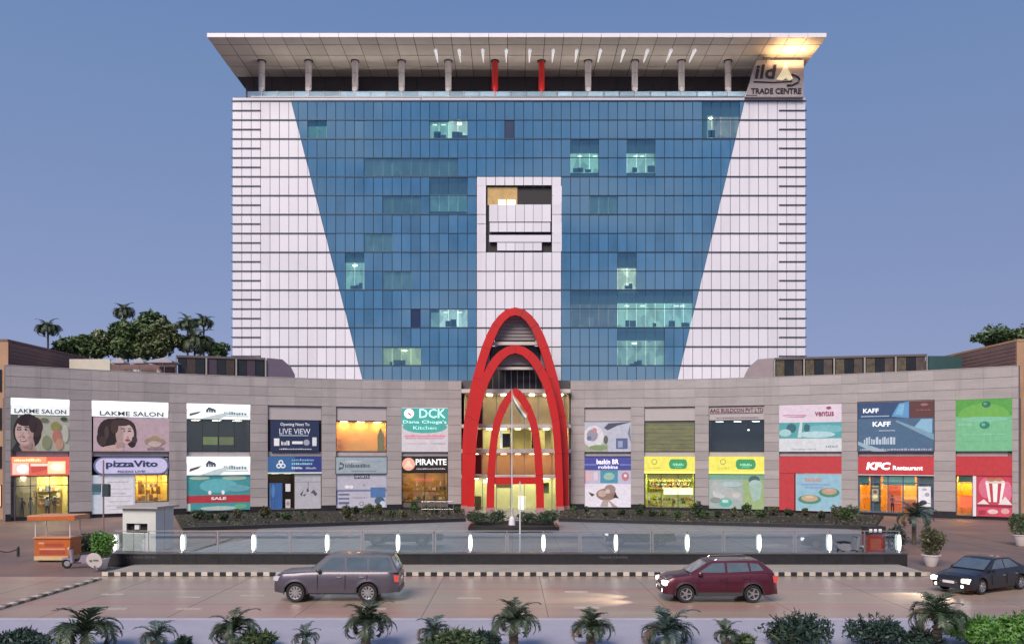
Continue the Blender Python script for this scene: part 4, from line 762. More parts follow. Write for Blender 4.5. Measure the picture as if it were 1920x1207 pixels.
sign(b, .38, 1, .3, 3.98, (.55, .03, .08), 'red and pink window graphic with white shapes in the rightmost shop', [('r', .02, .30, .98, .98, (.50, .015, .05)), ('e', .25, .7, .2, .25, (.60, .10, .18)), ('e', .85, .62, .14, .25, (.62, .12, .22)), ('p', [(.34, .36), (.24, .84), (.80, .84), (.70, .36)], (.74, .71, .68)), ('p', [(.40, .36), (.34, .84), (.44, .84), (.47, .36)], (.45, .03, .05)), ('p', [(.57, .36), (.60, .84), (.70, .84), (.64, .36)], (.45, .03, .05)), ('e', .52, .86, .28, .05, (.62, .52, .45)), ('e', .40, .90, .12, .04, (.35, .16, .06)), ('e', .62, .91, .12, .04, (.38, .18, .07)), ('p', [(.0, .3), (.2, .42), (.35, .3)], (.66, .60, .58)), ('p', [(1, .3), (.8, .5), (.6, .3)], (.66, .60, .58)), ('r', .0, .24, 1, .29, (.25, .01, .03)), ('e', .45, .12, .15, .06, (.65, .45, .45)), ('e', .8, .14, .12, .07, (.6, .3, .3)), ('r', .05, .05, .25, .15, (.35, .01, .03))], es=.28, y=.1, cat='poster', name='window_graphic')
room(b, .0, .3, .3, 3.9, 2.5, (0.85, 0.42, 0.04), (1, .65, .2), 5.0); glazing(b, 0, .3, .28, 3.92, 1, (3.3,), fm=m_frame)
fr, wg = bays[b]; MB().box(fr.w * .02, fr.w * .28, .6, .66, 3.35, 3.85).build('interior_panel', flat((.03, .25, .2), .2), wg, fr.M); MB().box(fr.w * .02, fr.w * .28, 2.0, 2.06, .9, 2.1).build('interior_panel', flat((.75, .10, .01), .6), wg, fr.M)
MB().box(fr.w * .31, fr.w * .37, .0, .25, .28, 3.95).build('white_post', m_fascia, wg, fr.M)

# ------------------------------------------------------------------ entrance atrium between the wings
EY = 91.6
ent = empty('entrance_block', T(PX(966, EY), EY, 0), 'glazed entrance block with lit floors behind the red arches', 'building')
def ez(y): return PZ(y, EY)
def ex(x): return PX(x, EY)
def ebox(x0, x1, y0, y1, z_y0, z_y1, m, nm): return MB().box(ex(x0), ex(x1), y0, y1, ez(z_y1), ez(z_y0)).build(nm, m, ent, ID)
m_slabw = mat('floor_edge', (0.60, 0.56, 0.52), 0.5)
floors = [(957, 897), (889, 850), (841, 803), (795, 738)]
wallc = [(0.62, 0.62, 0.36), (0.52, 0.31, 0.18), (0.58, 0.54, 0.27), (0.52, 0.44, 0.27)]
for i, (yb, yt) in enumerate(floors):
    m = mat('lobby_wall_%d' % i, wallc[i], .6, var=.15, scale=.8)
    MB().m(m).box(ex(872), ex(1066), 95.0, 95.1, ez(yb), ez(yt)).box(ex(872) - .1, ex(872), 91.7, 95, ez(yb), ez(yt)).box(ex(1066), ex(1066) + .1, 91.7, 95, ez(yb), ez(yt)).build('lobby_wall', None, ent, ID)
    lm = mat('lobby_light_%d' % i, (1, 1, .8), .5, var=0, es=[16, 8, 11, 7][i], ecol=[(1, .98, .62), (1, .75, .45), (1, .95, .6), (1, .86, .62)][i])
    l = MB()
    for q in range(7):
        for y_ in (92.4, 93.8): MB().box(ex(885 + q * 27), ex(895 + q * 27), y_, y_ + .5, ez(yt) - .08, ez(yt) - .02).build('ceiling_light', lm, ent, ID)
for y0, y1, x0, x1 in ((730, 737, 866, 1069), (795.5, 802, 866, 1069), (841.5, 849, 866, 1069), (890, 896, 866, 1069)):
    ebox(x0, x1, 90.9, 95, y0, y1, m_slabw, 'floor_slab')
ebox(866, 1069, 91.0, 95, 957, 962, m_black, 'entrance_step')
# mullions and panes
for x in (880, 905, 931, 957, 983, 1009, 1035, 1058):
    ebox(x - .7, x + .7, 91.62, 91.75, 738, 957, m_frame, 'mullion')
# maroon curtains, ochre frames
m_mar = mat('maroon_curtain', (0.22, 0.03, 0.035), .7)
for x0, x1, y0, y1, m, nm in ((882, 904, 740, 794, m_mar, 'curtain'), (886, 904, 804, 840, m_mar, 'curtain'), (884, 903, 852, 888, m_mar, 'curtain'),
    (937, 942, 806, 840, flat((.7, .75, .7), .5), 'lit_panel'), (942, 957, 812, 838, m_dglass, 'dark_window'), (997, 1010, 806, 840, m_dglass, 'dark_window'), (960, 996, 804, 841, flat((.40, .34, .05), .25), 'ochre_panel'), (1022, 1034, 806, 841, flat((.34, .30, .08), .2), 'ochre_panel'),
    (1042, 1054, 855, 886, flat((.9, .85, .75), .7), 'lit_panel'), (905, 925, 900, 905, m_lamp, 'strip_lamp'), (972, 985, 930, 956, flat((.85, .9, .75), .8), 'lit_panel'), (885, 902, 930, 956, flat((.28, .30, .10)), 'reception_desk'), (930, 960, 905, 915, flat((.35, .30, .1), .2), 'ochre_panel'), (1005, 1030, 905, 925, flat((.15, .22, .08)), 'plant_panel')):
    ebox(x0, x1, 92.4 if nm != 'curtain' else 91.9, 92.5 if nm != 'curtain' else 92.0, y0, y1, m, nm)
# upper part: vault with grey ribbed gables
def arcpts(prof):
    L = prof; Rr = [(2 * 966 - x, y) for x, y in prof[::-1]]
    return L + Rr[1:]
O_out = [(866, 957), (866.5, 900), (867, 850), (868, 818), (872, 780), (879, 745), (887, 708), (896, 676), (904, 650), (913, 628), (923, 608), (935, 593), (949, 581.5), (966, 577.5)]
O_in = [(881, 957), (882.5, 900), (885, 850), (888, 818), (892, 783), (897.5, 748), (903.5, 712), (911.5, 680), (919, 656), (927, 635), (936, 616), (946, 602), (956, 594), (966, 591.5)]
M_out = [(876, 957), (877, 900), (879, 850), (881, 818), (884, 785), (890, 752), (898, 724), (906, 703), (914, 686), (924, 671), (935, 660), (949, 651), (966, 647.5)]
M_in = [(889, 957), (890.5, 900), (892, 850), (894, 822), (897.5, 790), (903, 762), (909, 738), (917, 717), (925, 701), (934, 686), (943, 675), (954, 666), (966, 662.5)]
I_out = [(912, 957), (912.5, 930), (914, 890), (917, 845), (921, 812), (927, 785), (937, 760), (948, 742), (957, 732), (966, 728)]
I_in = [(925, 957), (925.5, 930), (926.5, 890), (929, 850), (932.5, 818), (938, 793), (946, 772), (954, 755), (960, 747), (966, 743)]
def archobj(name, outp, inp, Y, d, label, cross=None, th=0):
    inp = [(x + th * (1 if y > 700 else .7) if i < len(inp) - 1 else x, y + (th * .8 if y < 780 else 0)) for i, (x, y) in enumerate(inp)]
    A = arcpts(outp); B = arcpts(inp); e = empty(name, T(PX(966, Y), Y, 0), label, 'arch', 'nested red arches at the entrance')
    P = lambda p: (PX(p[0], Y), PZ(p[1], Y))
    mb = MB(); vs = []; fs = []
    for a_, b2 in zip(A, B):
        for y in (Y - d / 2, Y + d / 2):
            for p in (a_, b2): x, z = P(p); vs.append((x, y, max(z, 0.0)))
    for i in range(len(A) - 1):
        a0, b0 = 4 * i, 4 * (i + 1)
        fs += [(a0, a0 + 1, b0 + 1, b0), (a0 + 2, b0 + 2, b0 + 3, a0 + 3), (a0, b0, b0 + 2, a0 + 2), (a0 + 1, a0 + 3, b0 + 3, b0 + 1)]
    fs += [(0, 2, 3, 1), (len(vs) - 4, len(vs) - 3, len(vs) - 1, len(vs) - 2)]
    mb.add(vs, fs).build('arch_rib', m_red, e, ID, smooth=35)
    for i in range(2, len(A) - 2, 2):
        (xa, za), (xb, zb_) = P(A[i]), P(B[i]); dx, dz = xb - xa, zb_ - za; L_ = math.hypot(dx, dz)
        MB().box(-.012, L_ + .012, Y - d / 2 - .012, Y + d / 2 + .012, -.02, .02, T(xa, 0, za) @ RY(-math.atan2(dz, dx))).build('panel_joint', mat('red_joint', (.22, .008, .008), .5), e, ID)
    for s_ in (0, 1):
        x0, x1 = (outp[0][0] - 1.5, inp[0][0] + 1.5) if s_ == 0 else (2 * 966 - inp[0][0] - 1.5, 2 * 966 - outp[0][0] + 1.5)
        MB().box(PX(x0, Y), PX(x1, Y), Y - d / 2 - .08, Y + d / 2 + .08, 0, .55).build('base_block', mat('pinkish_plinth', (.38, .22, .21), .5), e, ID)
    if cross: MB().box(PX(inp[0][0] - 1, Y), PX(2 * 966 - inp[0][0] + 1, Y), Y - .25, Y + .25, PZ(cross[1], Y), PZ(cross[0], Y)).build('crossbar', m_red, e, ID)
    return e
archobj('red_arch', O_out, O_in, 90.2, 1.0, 'tallest outer red arch rising above the wings in front of the tower', th=.6)
archobj('red_arch', M_out, M_in, 88.6, 0.9, 'middle red arch joined close inside the tallest arch')
archobj('red_arch', I_out, I_in, 86.4, 0.8, 'smallest innermost pointed red arch with a red crossbar over the entrance', (894, 907), th=1.4)
# gable infill
VY = 90.9
def vp(x, y): return (PX(x, VY), PZ(y, VY))
m_gab = mat('gable_grey', (0.33, 0.31, 0.31), .5, var=.06)
upper = [p for p in arcpts(O_in) if p[1] < 642]
MB().prism([vp(*p) for p in upper], VY + .3, VY + 7).build('vault_roof', m_gab, ent, ID)
for q in range(7):
    yy = 598 + q * 6.4; xs_ = [p[0] for p in arcpts(O_in)]
    half = max(4, min(46, 15 * math.sqrt(max(0, (yy - 592)) / 6.0))) ; half = min(half, 44)
    MB().box(PX(966 - half, VY), PX(966 + half, VY), VY + .18, VY + .3, PZ(yy + .9, VY), PZ(yy - .9, VY)).build('rib', mat('gable_rib', (.22, .20, .20), .5), ent, ID)
MB().box(PX(921, VY), PX(1011, VY), VY - .25, VY + .35, PZ(647, VY), PZ(641, VY)).build('white_beam', m_slabw, ent, ID)
MB().box(PX(908, VY), PX(1024, VY), VY + .8, VY + 7, PZ(700, VY), PZ(648, VY)).build('upper_storey', m_dglass, ent, ID)
mid = [p for p in arcpts(M_in) if p[1] < 688]
MB().prism([vp(*p) for p in mid], VY - 1.4, VY + .7).build('lower_gable', m_gab, ent, ID)
MB().box(PX(928, 89.4), PX(1004, 89.4), 89.2, 89.6, PZ(693, 89.4), PZ(688, 89.4)).build('white_beam', m_slabw, ent, ID)
MB().box(PX(896, VY), PX(1036, VY), VY + .4, VY + 7, PZ(730, VY), PZ(692, VY)).build('louvre_storey', m_dark, ent, ID)
for q in range(12):
    x = 900 + q * 11.6; MB().box(PX(x, VY), PX(x + 1.2, VY), VY + .3, VY + .398, PZ(729, VY), PZ(694, VY)).build('mullion', m_frame, ent, ID)
MB().box(PX(866, 92), PX(1069, 92), 92.6, 98, PZ(733, 92), PZ(712, 92)).build('roof_block', mat('dark_roof', (.09, .085, .09), .6), ent, ID)
MB().box(PX(866, 92), PX(1069, 92), 95.1, 97.9, 0, PZ(733, 92)).build('rear_wall', m_stoneback, ent, ID)
MB().box(PX(910, VY), PX(918, VY), VY + .35, VY + .5, PZ(690, VY), PZ(650, VY)).box(PX(1014, VY), PX(1022, VY), VY + .35, VY + .5, PZ(690, VY), PZ(650, VY)).build('side_louvre', m_frame, ent, ID)

# ------------------------------------------------------------------ rooftop structures
def pergola(x0, x1, Y0, Y1, ytop, label, curve_side, fill, nbays):
    ZR = 13.0
    e = empty('rooftop_pavilion', T((PX(x0, Y0) + PX(x1, Y1)) / 2, (Y0 + Y1) / 2, ZR), label, 'pavilion')
    A = Vector((PX(x0, Y0), Y0, 0)); B = Vector((PX(x1, Y1), Y1, 0)); d = B - A; M = T(*A) @ RZ(math.atan2(d.y, d.x)); L = d.length; H = 3.1
    MB().box(0, L, -.1, 3.5, ZR + H - .22, ZR + H).build('roof', mat('pavilion_roof', (.11, .09, .09), .6), e, M)
    for i in range(nbays + 1):
        x = L * i / nbays; MB().box(x - .08, x + .08, -.2, .08, ZR, ZR + H - .22).build('post', mat('pavilion_post', (.30, .29, .28), .5), e, M)
        if i < nbays:
            x2 = L * (i + 1) / nbays
            for q in range(3):
                a_ = x + .16 + (x2 - x - .32) * q / 3; b2 = x + .16 + (x2 - x - .32) * (q + 1) / 3
                MB().box(a_ + .02, b2 - .02, .02, .06, ZR, ZR + H - .25).build('glass_pane', fill[(i * 3 + q) % len(fill)], e, M)
    MB().box(0, L, 3.4, 3.5, ZR, ZR + H - .2).build('back_wall', m_brownwall, e, M)
    # sloping end
    if curve_side > 0: pts = [(L + .1, ZR), (L + .1, ZR + H), (L + 1.7, ZR + H - .1), (L + 2.6, ZR + H - .9), (L + 3.0, ZR + H - 1.7), (L + 3.0, ZR)]
    else: pts = [(-.1, ZR), (-.1, ZR + H), (-1.7, ZR + H - .1), (-2.6, ZR + H - .9), (-3.0, ZR + H - 1.7), (-3.0, ZR)]
    MB().prism(pts, 0, 3.5).build('sloping_end', mat('purple_end', (.13, .10, .145), .4) if curve_side > 0 else mat('pale_end', (.30, .25, .26), .4), e, M)
    return e
fd = [m_dglass, mat('brown_glass', (.06, .045, .04), .3, var=.4, scale=3, spec=.3), m_dglass, mat('purple_glass', (.07, .05, .07), .25, spec=.3)]
pergola(330, 498, 87.5, 90, 664, 'dark glazed rooftop pavilion with a sloping purple end above the left wing', 1, fd, 3)
pergola(1452, 1738, 90, 86.5, 662, 'long glazed rooftop pavilion above the right wing', -1, [mat('olive_glass', (.10, .085, .055), .35, var=.5, scale=3, spec=.3), m_dglass, mat('brown_glass2', (.09, .07, .055), .25, var=.5, scale=1.5)], 5)
YB = 86.0
MB().box(PX(130, YB), PX(206, YB), YB, YB + .3, 13.0, PZ(673, YB)).build('rooftop_screen', mat('cream_screen', (.55, .52, .42), .6, var=.1), label='cream parapet screen on the roof above the left wing', cat='screen wall')
MB().box(PX(1742, YB), PX(1804, YB), YB, YB + .3, 13.0, PZ(667, YB)).build('rooftop_screen', mat('green_glass_screen', (.04, .09, .09), .25), label='dark green glass screen on the roof above the right wing', cat='screen wall')
for x, w_ in ((225, 26), (262, 24), (308, 46)):
    Y = 86.5; X = PX(x, Y); hw = w_ / 2 * Y / F
    e = empty('roof_parasol', T(X, Y, 13), {225: 'small grey roof parasol beside the cream screen', 262: 'middle roof parasol over white chairs', 308: 'widest flat roof parasol left of the dark pavilion'}[x], 'parasol', 'parasols on the left wing roof')
    MB().tube([(0, 0, 0), (0, 0, 2.3)], .04).build('pole', m_steel, e)
    MB().add([(-hw, -hw, 2.25), (hw, -hw, 2.25), (hw, hw, 2.25), (-hw, hw, 2.25), (0, 0, 2.75), (-hw, -hw, 2.1), (hw, -hw, 2.1), (hw, hw, 2.1), (-hw, hw, 2.1)], [(0, 1, 4), (1, 2, 4), (2, 3, 4), (3, 0, 4), (0, 5, 6, 1), (1, 6, 7, 2), (2, 7, 8, 3), (3, 8, 5, 0)]).build('canopy', mat('parasol_cloth', (.36, .34, .36), .7), e)
MB().box(PX(206, 88), PX(330, 88), 88, 88.2, 13, 15.2).build('rooftop_screen', m_brownwall, label='brown screen wall behind the roof parasols', cat='screen wall')
for x in (245, 255, 264, 300): 
    X = PX(x, 87.5); MB().box(X - .2, X + .2, 87.2, 87.5, 13, 14.6).build('roof_panel', mat('pale_panel', (.55, .53, .5), .5), label='narrow pale upright panel on the left roof, %s' % {245: 'leftmost of four', 255: 'second of four', 264: 'third of four', 300: 'set apart right of the others'}[x], cat='panel', group='pale panels on the left roof')

# ------------------------------------------------------------------ neighbouring buildings
def neighbour(xc, sgn, label):
    X = PX(xc, 78); e = empty('side_building', T(X + sgn * 10, 84, 0), label, 'building'); ht = PZ(641, 78)
    a_, b2 = (X - 22, X) if sgn < 0 else (X, X + 22)
    MB().box(a_, b2, 78, 96, 0, ht).build('wall', m_brownwall, e, ID)
    MB().box(a_ - .02, b2 + .02, 77.9, 77.998, 0, ht + .05).build('front_render', m_tan, e, ID)
    MB().box(a_, b2, 77.85, 96, ht + .051, ht + .25).build('parapet', m_brownwall if sgn < 0 else m_tan, e, ID)
    for r_ in range(4):
        for q in range(3):
            x = (b2 - 1.9 - q * 2.6) if sgn < 0 else (a_ + .7 + q * 2.6); z = 1.2 + r_ * 3.5
            f = MB().box(x - .06, x + 1.36, 77.82, 77.898, z - .06, z + 1.96).build('window', m_dframe, e, ID); MB().box(x, x + 1.3, 77.80, 77.818, z, z + 1.9).build('pane', m_dglass if r_ else flat((.8, .5, .2), .6), f, ID)
    for q in range(10):   # clapboard lines on the receding side
        z = 12.6 + q * .35; xx = b2 if sgn < 0 else a_
        if z < ht - .1: MB().box(min(xx, xx - sgn * .04), max(xx, xx - sgn * .04), 78.1, 96, z, z + .3).build('side_board', m_brownwall, e, ID)
neighbour(16, -1, 'tan and brown neighbouring building at the left edge')
neighbour(1906, 1, 'tan and brown neighbouring building at the right edge')

# ------------------------------------------------------------------ vegetation
def leaf_cloud(blobs, nleaf, size, seed, mb=None, flatten=1.0):
    rr = random.Random(seed); mb = mb or MB(); tot = sum(b[3] * b[4] * b[5] for b in blobs)
    for cx, cy, cz, rx, ry, rz in blobs:
        n_ = int(nleaf * rx * ry * rz / tot)
        for _ in range(n_):
            while True:
                v = Vector((rr.uniform(-1, 1), rr.uniform(-1, 1), rr.uniform(-1, 1)))
                if v.length < 1: break
            r_ = v.length
            if r_ > 1e-3: v *= (r_ ** 0.45) / r_
            v *= 1 + .45 * noise.noise(v * 2.3 + Vector((seed * 3.1, cx, cz)))
            p = Vector((cx + v.x * rx, cy + v.y * ry, cz + v.z * rz))
            u = Vector((rr.gauss(0, 1), rr.gauss(0, 1), rr.gauss(0, .7))).normalized(); w2 = u.cross(Vector((rr.gauss(0, 1), rr.gauss(0, 1), rr.gauss(0, 1)))).normalized()
            s_ = size * rr.uniform(.6, 1.3)
            mb.add([p - u * s_, p + w2 * s_ * .42, p + u * s_, p - w2 * s_ * .42], [(0, 1, 2, 3)])
    return mb
def shrub(X, Y, Z, rx, rz, label, m, n_=500, size=.09, seed=1, group=None, name='shrub', stems=5, nb_=5, sprigs=0):
    e = empty(name, T(X, Y, Z), label, 'shrub', group); rr = random.Random(seed)
    bl = [(rr.uniform(-.55, .55) * rx, rr.uniform(-.4, .4) * rx, rz * rr.uniform(.75, 1.35), rx * rr.uniform(.4, .65), rx * rr.uniform(.4, .6), rz * rr.uniform(.45, .75)) for _ in range(nb_)] + [(0, 0, rz * .9, rx * .7, rx * .6, rz * .8)]
    leaf_cloud(bl, n_, size, seed).build('foliage', m, e)
    if sprigs:
        sp_m = MB()
        for q in range(sprigs):
            a_ = rr.uniform(0, 6.28); u_ = rr.uniform(.1, 1.0); d_ = Vector((math.cos(a_) * u_, math.sin(a_) * u_ * .7, rr.uniform(.5, 1.2))).normalized(); p0 = Vector((d_.x * rx * .7, d_.y * rx * .6, rz * .9 + d_.z * rz * .55)); ln = rz * rr.uniform(.35, .8)
            sp_m.tube([p0, p0 + d_ * ln], [.008, .004], 4)
            for k in range(9):
                p = p0 + d_ * ln * (k + 1) / 9; sd = Vector((rr.gauss(0, 1), rr.gauss(0, 1), rr.gauss(.3, .6))).normalized(); w3 = sd.cross(d_).normalized() * .022; e3 = p + (sd + d_ * .6) * size * 1.5; mp = (p + e3) / 2
                sp_m.add([p, mp + w3, e3, mp - w3], [(0, 1, 2, 3)])
        sp_m.build('sprig', m, e, kind='stuff')
    st = MB()
    for q in range(stems): st.tube([(0, 0, 0), (rr.uniform(-.2, .2) * rx, rr.uniform(-.2, .2) * rx, rz * .6), (rr.uniform(-.5, .5) * rx, rr.uniform(-.4, .4) * rx, rz * 1.2)], [.03, .02, .01], 5)
    st.build('stem', m_trunk, e)
    return e
def tree(x, y, wpx, hpx, Y, label, m, seed, n_=2600, size=.33, tuft=False, group='trees beyond the left wing'):
    X, Z = PX(x, Y), PZ(y, Y); rx, rz = wpx / 2 * Y / F * 1.15, hpx / 2 * Y / F * 1.15; rx *= 1.22; rr = random.Random(seed)
    m = {'leaf_dark': mat('tree_leaf_dark', (.075, .13, .055), .5, var=.35, scale=1.2), 'leaf_mid': mat('tree_leaf_mid', (.10, .155, .055), .5, var=.35, scale=1.2), 'leaf_olive': mat('tree_leaf_olive', (.12, .155, .065), .5, var=.35, scale=1.2)}.get(m.name, m)
    e = empty('tree', T(X, Y, 0), label, 'tree', group)
    bl = []
    for q in range(11 if not tuft else 7):
        a_ = rr.uniform(0, 6.28); d = rr.uniform(.15, .68); bl.append((math.cos(a_) * d * rx, math.sin(a_) * d * rx, Z + rr.uniform(-.6, .6) * rz, rx * rr.uniform(.34, .58), rx * rr.uniform(.3, .5), rz * rr.uniform(.32, .55)))
    leaf_cloud(bl, n_, size, seed).build('crown', m, e)
    tr = MB().tube([(0, 0, 0), (rr.uniform(-.2, .2), 0, Z * .5), (rr.uniform(-.3, .3), 0, Z)], [.32, .22, .10], 8)
    for b2 in bl: tr.tube([(0, 0, Z - rz * .9), ((b2[0]) * .5, b2[1] * .5, Z - rz * .3), (b2[0], b2[1], b2[2])], [.10, .06, .03], 5)
    tr.build('trunk', m_trunk, e)
TR = [(90, 619, 38, 40, 118, 'lone slim tree with a small round crown at far left', m_leafo, 900, True), (232, 588, 34, 34, 122, 'tallest slim tree with a small tufted crown', m_leafo, 700, True),
      (280, 606, 52, 44, 120, 'tree with a spreading dark crown right of the tallest tuft', m_leafd, 1400, False), (158, 650, 62, 36, 116, 'low green tree behind the cream roof screen', m_leafm, 1500, False),
      (192, 638, 42, 46, 119, 'round olive tree between the low tree and the tall tuft', m_leafo, 1200, False), (240, 632, 66, 70, 117, 'large dense tree in the middle of the clump', m_leafm, 2600, False),
      (305, 640, 72, 60, 116, 'broad olive green tree at the centre right of the clump', m_leafo, 2300, False), (352, 610, 36, 38, 121, 'dark round crowned tree left of the twin top', m_leafd, 900, True),
      (382, 606, 32, 44, 122, 'dark narrow crowned tree nearest the tower', m_leafd, 900, True), (365, 648, 60, 42, 117, 'low dark tree below the two round crowns', m_leafg, 1500, False), (405, 658, 32, 28, 118, 'small low tree at the right end of the clump', m_leafd, 700, False),
      (120, 655, 34, 22, 116, 'small low bush like tree at the left end of the clump', m_leafg, 600, False)]
TREES = TR
for i, (x, y, wp, hp, Y, lab, m, n_, tf) in enumerate(TR):
    if tf or i == 9: continue
    tree(x, y, wp, hp, Y, lab, m, 40 + i, n_=int(n_ * 2.0), size=.36, tuft=tf)
for i, (x, y, wp, hp, lab) in enumerate(((1850, 636, 60, 28, 'low leafy tree behind the right side building'), (1895, 622, 70, 44, 'taller leafy tree at the right edge above the side building'))):
    tree(x, y, wp, hp, 112, lab, m_leafm if i else m_leafd, 70 + i, n_=1800, size=.3, group='trees beyond the right wing')

FARP = [t for i, t in enumerate(TR) if t[8] or i == 9]
# planting beds in front of the wings
def bed(px0, px1, yf0, yf1, label):
    N = 14; back = []; front = []
    for i in range(N + 1):
        px = px0 + (px1 - px0) * i / N; p = arc(px); back.append((p.x, p.y - 2.0)); Yf = GY(yf0 + (yf1 - yf0) * i / N); front.append((PX(px, Yf), Yf))
    e = empty('planting_bed', T(sum(p[0] for p in front) / 15, front[7][1], 0), label, 'planter')
    MB().flatp(front + back[::-1], 0, .16).build('soil', m_soil, e, ID)
    for i in range(N):
        a_, b2 = Vector((*front[i], 0)), Vector((*front[i + 1], 0)); d = b2 - a_
        MB().box(0, d.length + .02, -.12, .1, 0, .30).build('kerb_slab', m_black, e, T(*a_) @ RZ(math.atan2(d.y, d.x)))
    gr = MB(); rq = random.Random(int(px0))
    for q in range(3400):
        u = rq.random() * N * .999; k = int(u); f = u - k; t = rq.uniform(.04, .98)
        fx = Vector(front[k]).lerp(Vector(front[k + 1]), f); bx2 = Vector(back[k]).lerp(Vector(back[k + 1]), f); p = fx.lerp(bx2, t)
        if noise.noise(Vector((p.x * .35, p.y * .5, 0))) < .02: continue
        h = rq.uniform(.04, .13) * (1 + noise.noise(Vector((p.x * .8, p.y, 3)))); a_ = rq.uniform(0, 6.28); w3 = Vector((math.cos(a_), math.sin(a_), 0)) * .06; P = Vector((p.x, p.y, .16)); l3 = Vector((rq.uniform(-.1, .1), rq.uniform(-.1, .1), h))
        gr.add([P - w3, P + w3, P + w3 + l3, P - w3 + l3 * .8], [(0, 1, 2, 3)])
    gr.build('ground_cover', m_leafo, M=ID, kind='stuff', label='low olive ground cover growing in the bed ' + ('before the left wing' if px0 < 960 else 'before the right wing'), cat='ground cover')
    return front, back
fl1, bl1 = bed(343, 872, 995, 977, 'dark granite edged planting bed before the left wing')
fr1, br1 = bed(1048, 1640, 977, 992, 'dark granite edged planting bed before the right wing')
rr = random.Random(11)
adj = ['olive', 'mid green', 'dark green']; mm = [m_leafo, m_leafm, m_leafd]
PL = [(375, 985, 1.0), (395, 990, .6), (418, 984, .8), (445, 987, .9), (495, 978, 1.1), (520, 985, .5), (540, 981, .7), (565, 978, .6), (590, 984, .5), (650, 968, 1.3), (668, 974, .8), (690, 966, 1.0), (712, 972, 1.1), (735, 976, .6), (758, 970, .6), (778, 962, 1.3), (800, 968, .7), (815, 960, 1.0), (840, 966, .6), (858, 968, .7),
      (1075, 972, .7), (1100, 970, .6), (1135, 975, .5), (1165, 972, .6), (1200, 962, 1.2), (1222, 972, .7), (1240, 976, .5), (1270, 968, .8), (1305, 962, 1.5), (1320, 974, .7), (1345, 975, .6), (1375, 970, .9), (1400, 964, 1.3), (1425, 974, .8), (1450, 970, .8), (1480, 974, .7), (1510, 976, .8), (1540, 972, .9), (1570, 968, 1.2), (1595, 962, 1.6)]
def near(x):
    L = [(75, 'leftmost shop'), (245, 'pizza shop'), (410, 'sale poster'), (550, 'blue door shop'), (678, 'white boarded shop'), (797, 'black signed restaurant'), (966, 'entrance'), (1140, 'ice cream shop'), (1255, 'left yellow snack shop'), (1380, 'right yellow snack shop'), (1520, 'food poster'), (1680, 'chicken restaurant'), (1850, 'rightmost shop')]
    c, nme = min(L, key=lambda t: abs(t[0] - x)); s_ = 'before the middle of the ' if abs(x - c) < 14 else ('before the left side of the ' if x < c else 'before the right side of the ')
    return s_ + nme
used = {}
for i, (x, y, sz) in enumerate(PL):
    Y = GY(y + 10) if y < 0 else None
    t = 0.35 + 0.4 * rr.random(); fl_, bl_ = (fl1, bl1) if x < 960 else (fr1, br1)
    px0, px1 = (343, 872) if x < 960 else (1048, 1640)
    u = max(0, min(.999, (x - px0) / (px1 - px0))) * 14; k = int(u); f = u - k
    fx = fl_[k][1] + (fl_[k + 1][1] - fl_[k][1]) * f; bx_ = bl_[k][1] + (bl_[k + 1][1] - bl_[k][1]) * f
    Yp = fx + (bx_ - fx) * t; kind = rr.randrange(3); shp = rr.choice(['round', 'spreading', 'upright']); szn = 'small' if sz < .7 else ('medium' if sz < 1.05 else 'tall')
    lab = '%s %s %s bed plant %s' % (szn, adj[kind], shp, near(x))
    if lab in used: lab = lab.replace('bed plant', 'second bed plant')
    used[lab] = 1
    wide = {'round': .6, 'spreading': .85, 'upright': .42}[shp]
    shrub(PX(x, Yp), Yp, .155, sz * wide * .9, sz * .52, lab, mm[kind], n_=int(220 + 260 * sz), size=.12, seed=200 + i, group='plants in the beds before the shops', stems=3, nb_=3)

# central planter with hedge, flag pole and pole
cp = empty('oval_planter', T(PX(963, 68), 68, 0), 'low oval stone planter in front of the red arches', 'planter')
pts = [(5.0 * math.cos(R(15 * q)) * (abs(math.cos(R(15 * q))) ** -.35 if abs(math.cos(R(15 * q))) > .1 else 1) * .9, 3.4 * math.sin(R(15 * q))) for q in range(24)]
pts = [(max(-3.5, min(3.5, p[0])), p[1]) for p in pts]
MB().flatp(pts, 0, .35).build('kerb', m_black, cp); MB().flatp([(p[0] * .93, p[1] * .93) for p in pts], .351, .38).build('soil', m_soil, cp)
for i, (dx, dy, rx, lab, m) in enumerate(((-2.5, -1, 1.3, 'left end of the oval planter', m_leafd), (-1.2, 0, 1.2, 'left middle of the oval planter', m_leafd), (1.0, -.3, 1.3, 'right middle of the oval planter', m_leafd), (2.5, -.8, 1.2, 'right end of the oval planter', m_leafd), (-3.0, 1.2, .9, 'back left of the oval planter', m_leafo), (2.9, 1.2, .8, 'back right of the oval planter', m_leafm))):
    shrub(PX(963, 68) + dx, 68 + dy, .37, rx, .55, 'dense dark hedge shrub at the ' + lab, m, n_=900, size=.10, seed=300 + i, group='hedge shrubs in the oval planter')
fp = empty('flag_pole', T(PX(960, 67), 67, .37), 'thin white flag pole carrying the furled tricolour flag', 'flag pole')
MB().lathe([(.28, 0), (.22, .5), (.08, .7)], 12).build('base', m_fascia, fp); ztop = PZ(731, 67) - .37
MB().tube([(0, 0, .5), (0, 0, ztop)], [.06, .03], 8).build('pole', mat('pole_paint', (.6, .6, .62), .4), fp); MB().lathe([(.02, 0), (.07, .06), (.02, .13)], 10).build('finial', m_steel, fp, T(PX(960, 67), 67, .37 + ztop))
flag = MB(); N = 10
cols3 = [flat((.62, .20, .06)), flat((.72, .70, .68)), flat((.04, .16, .12))]
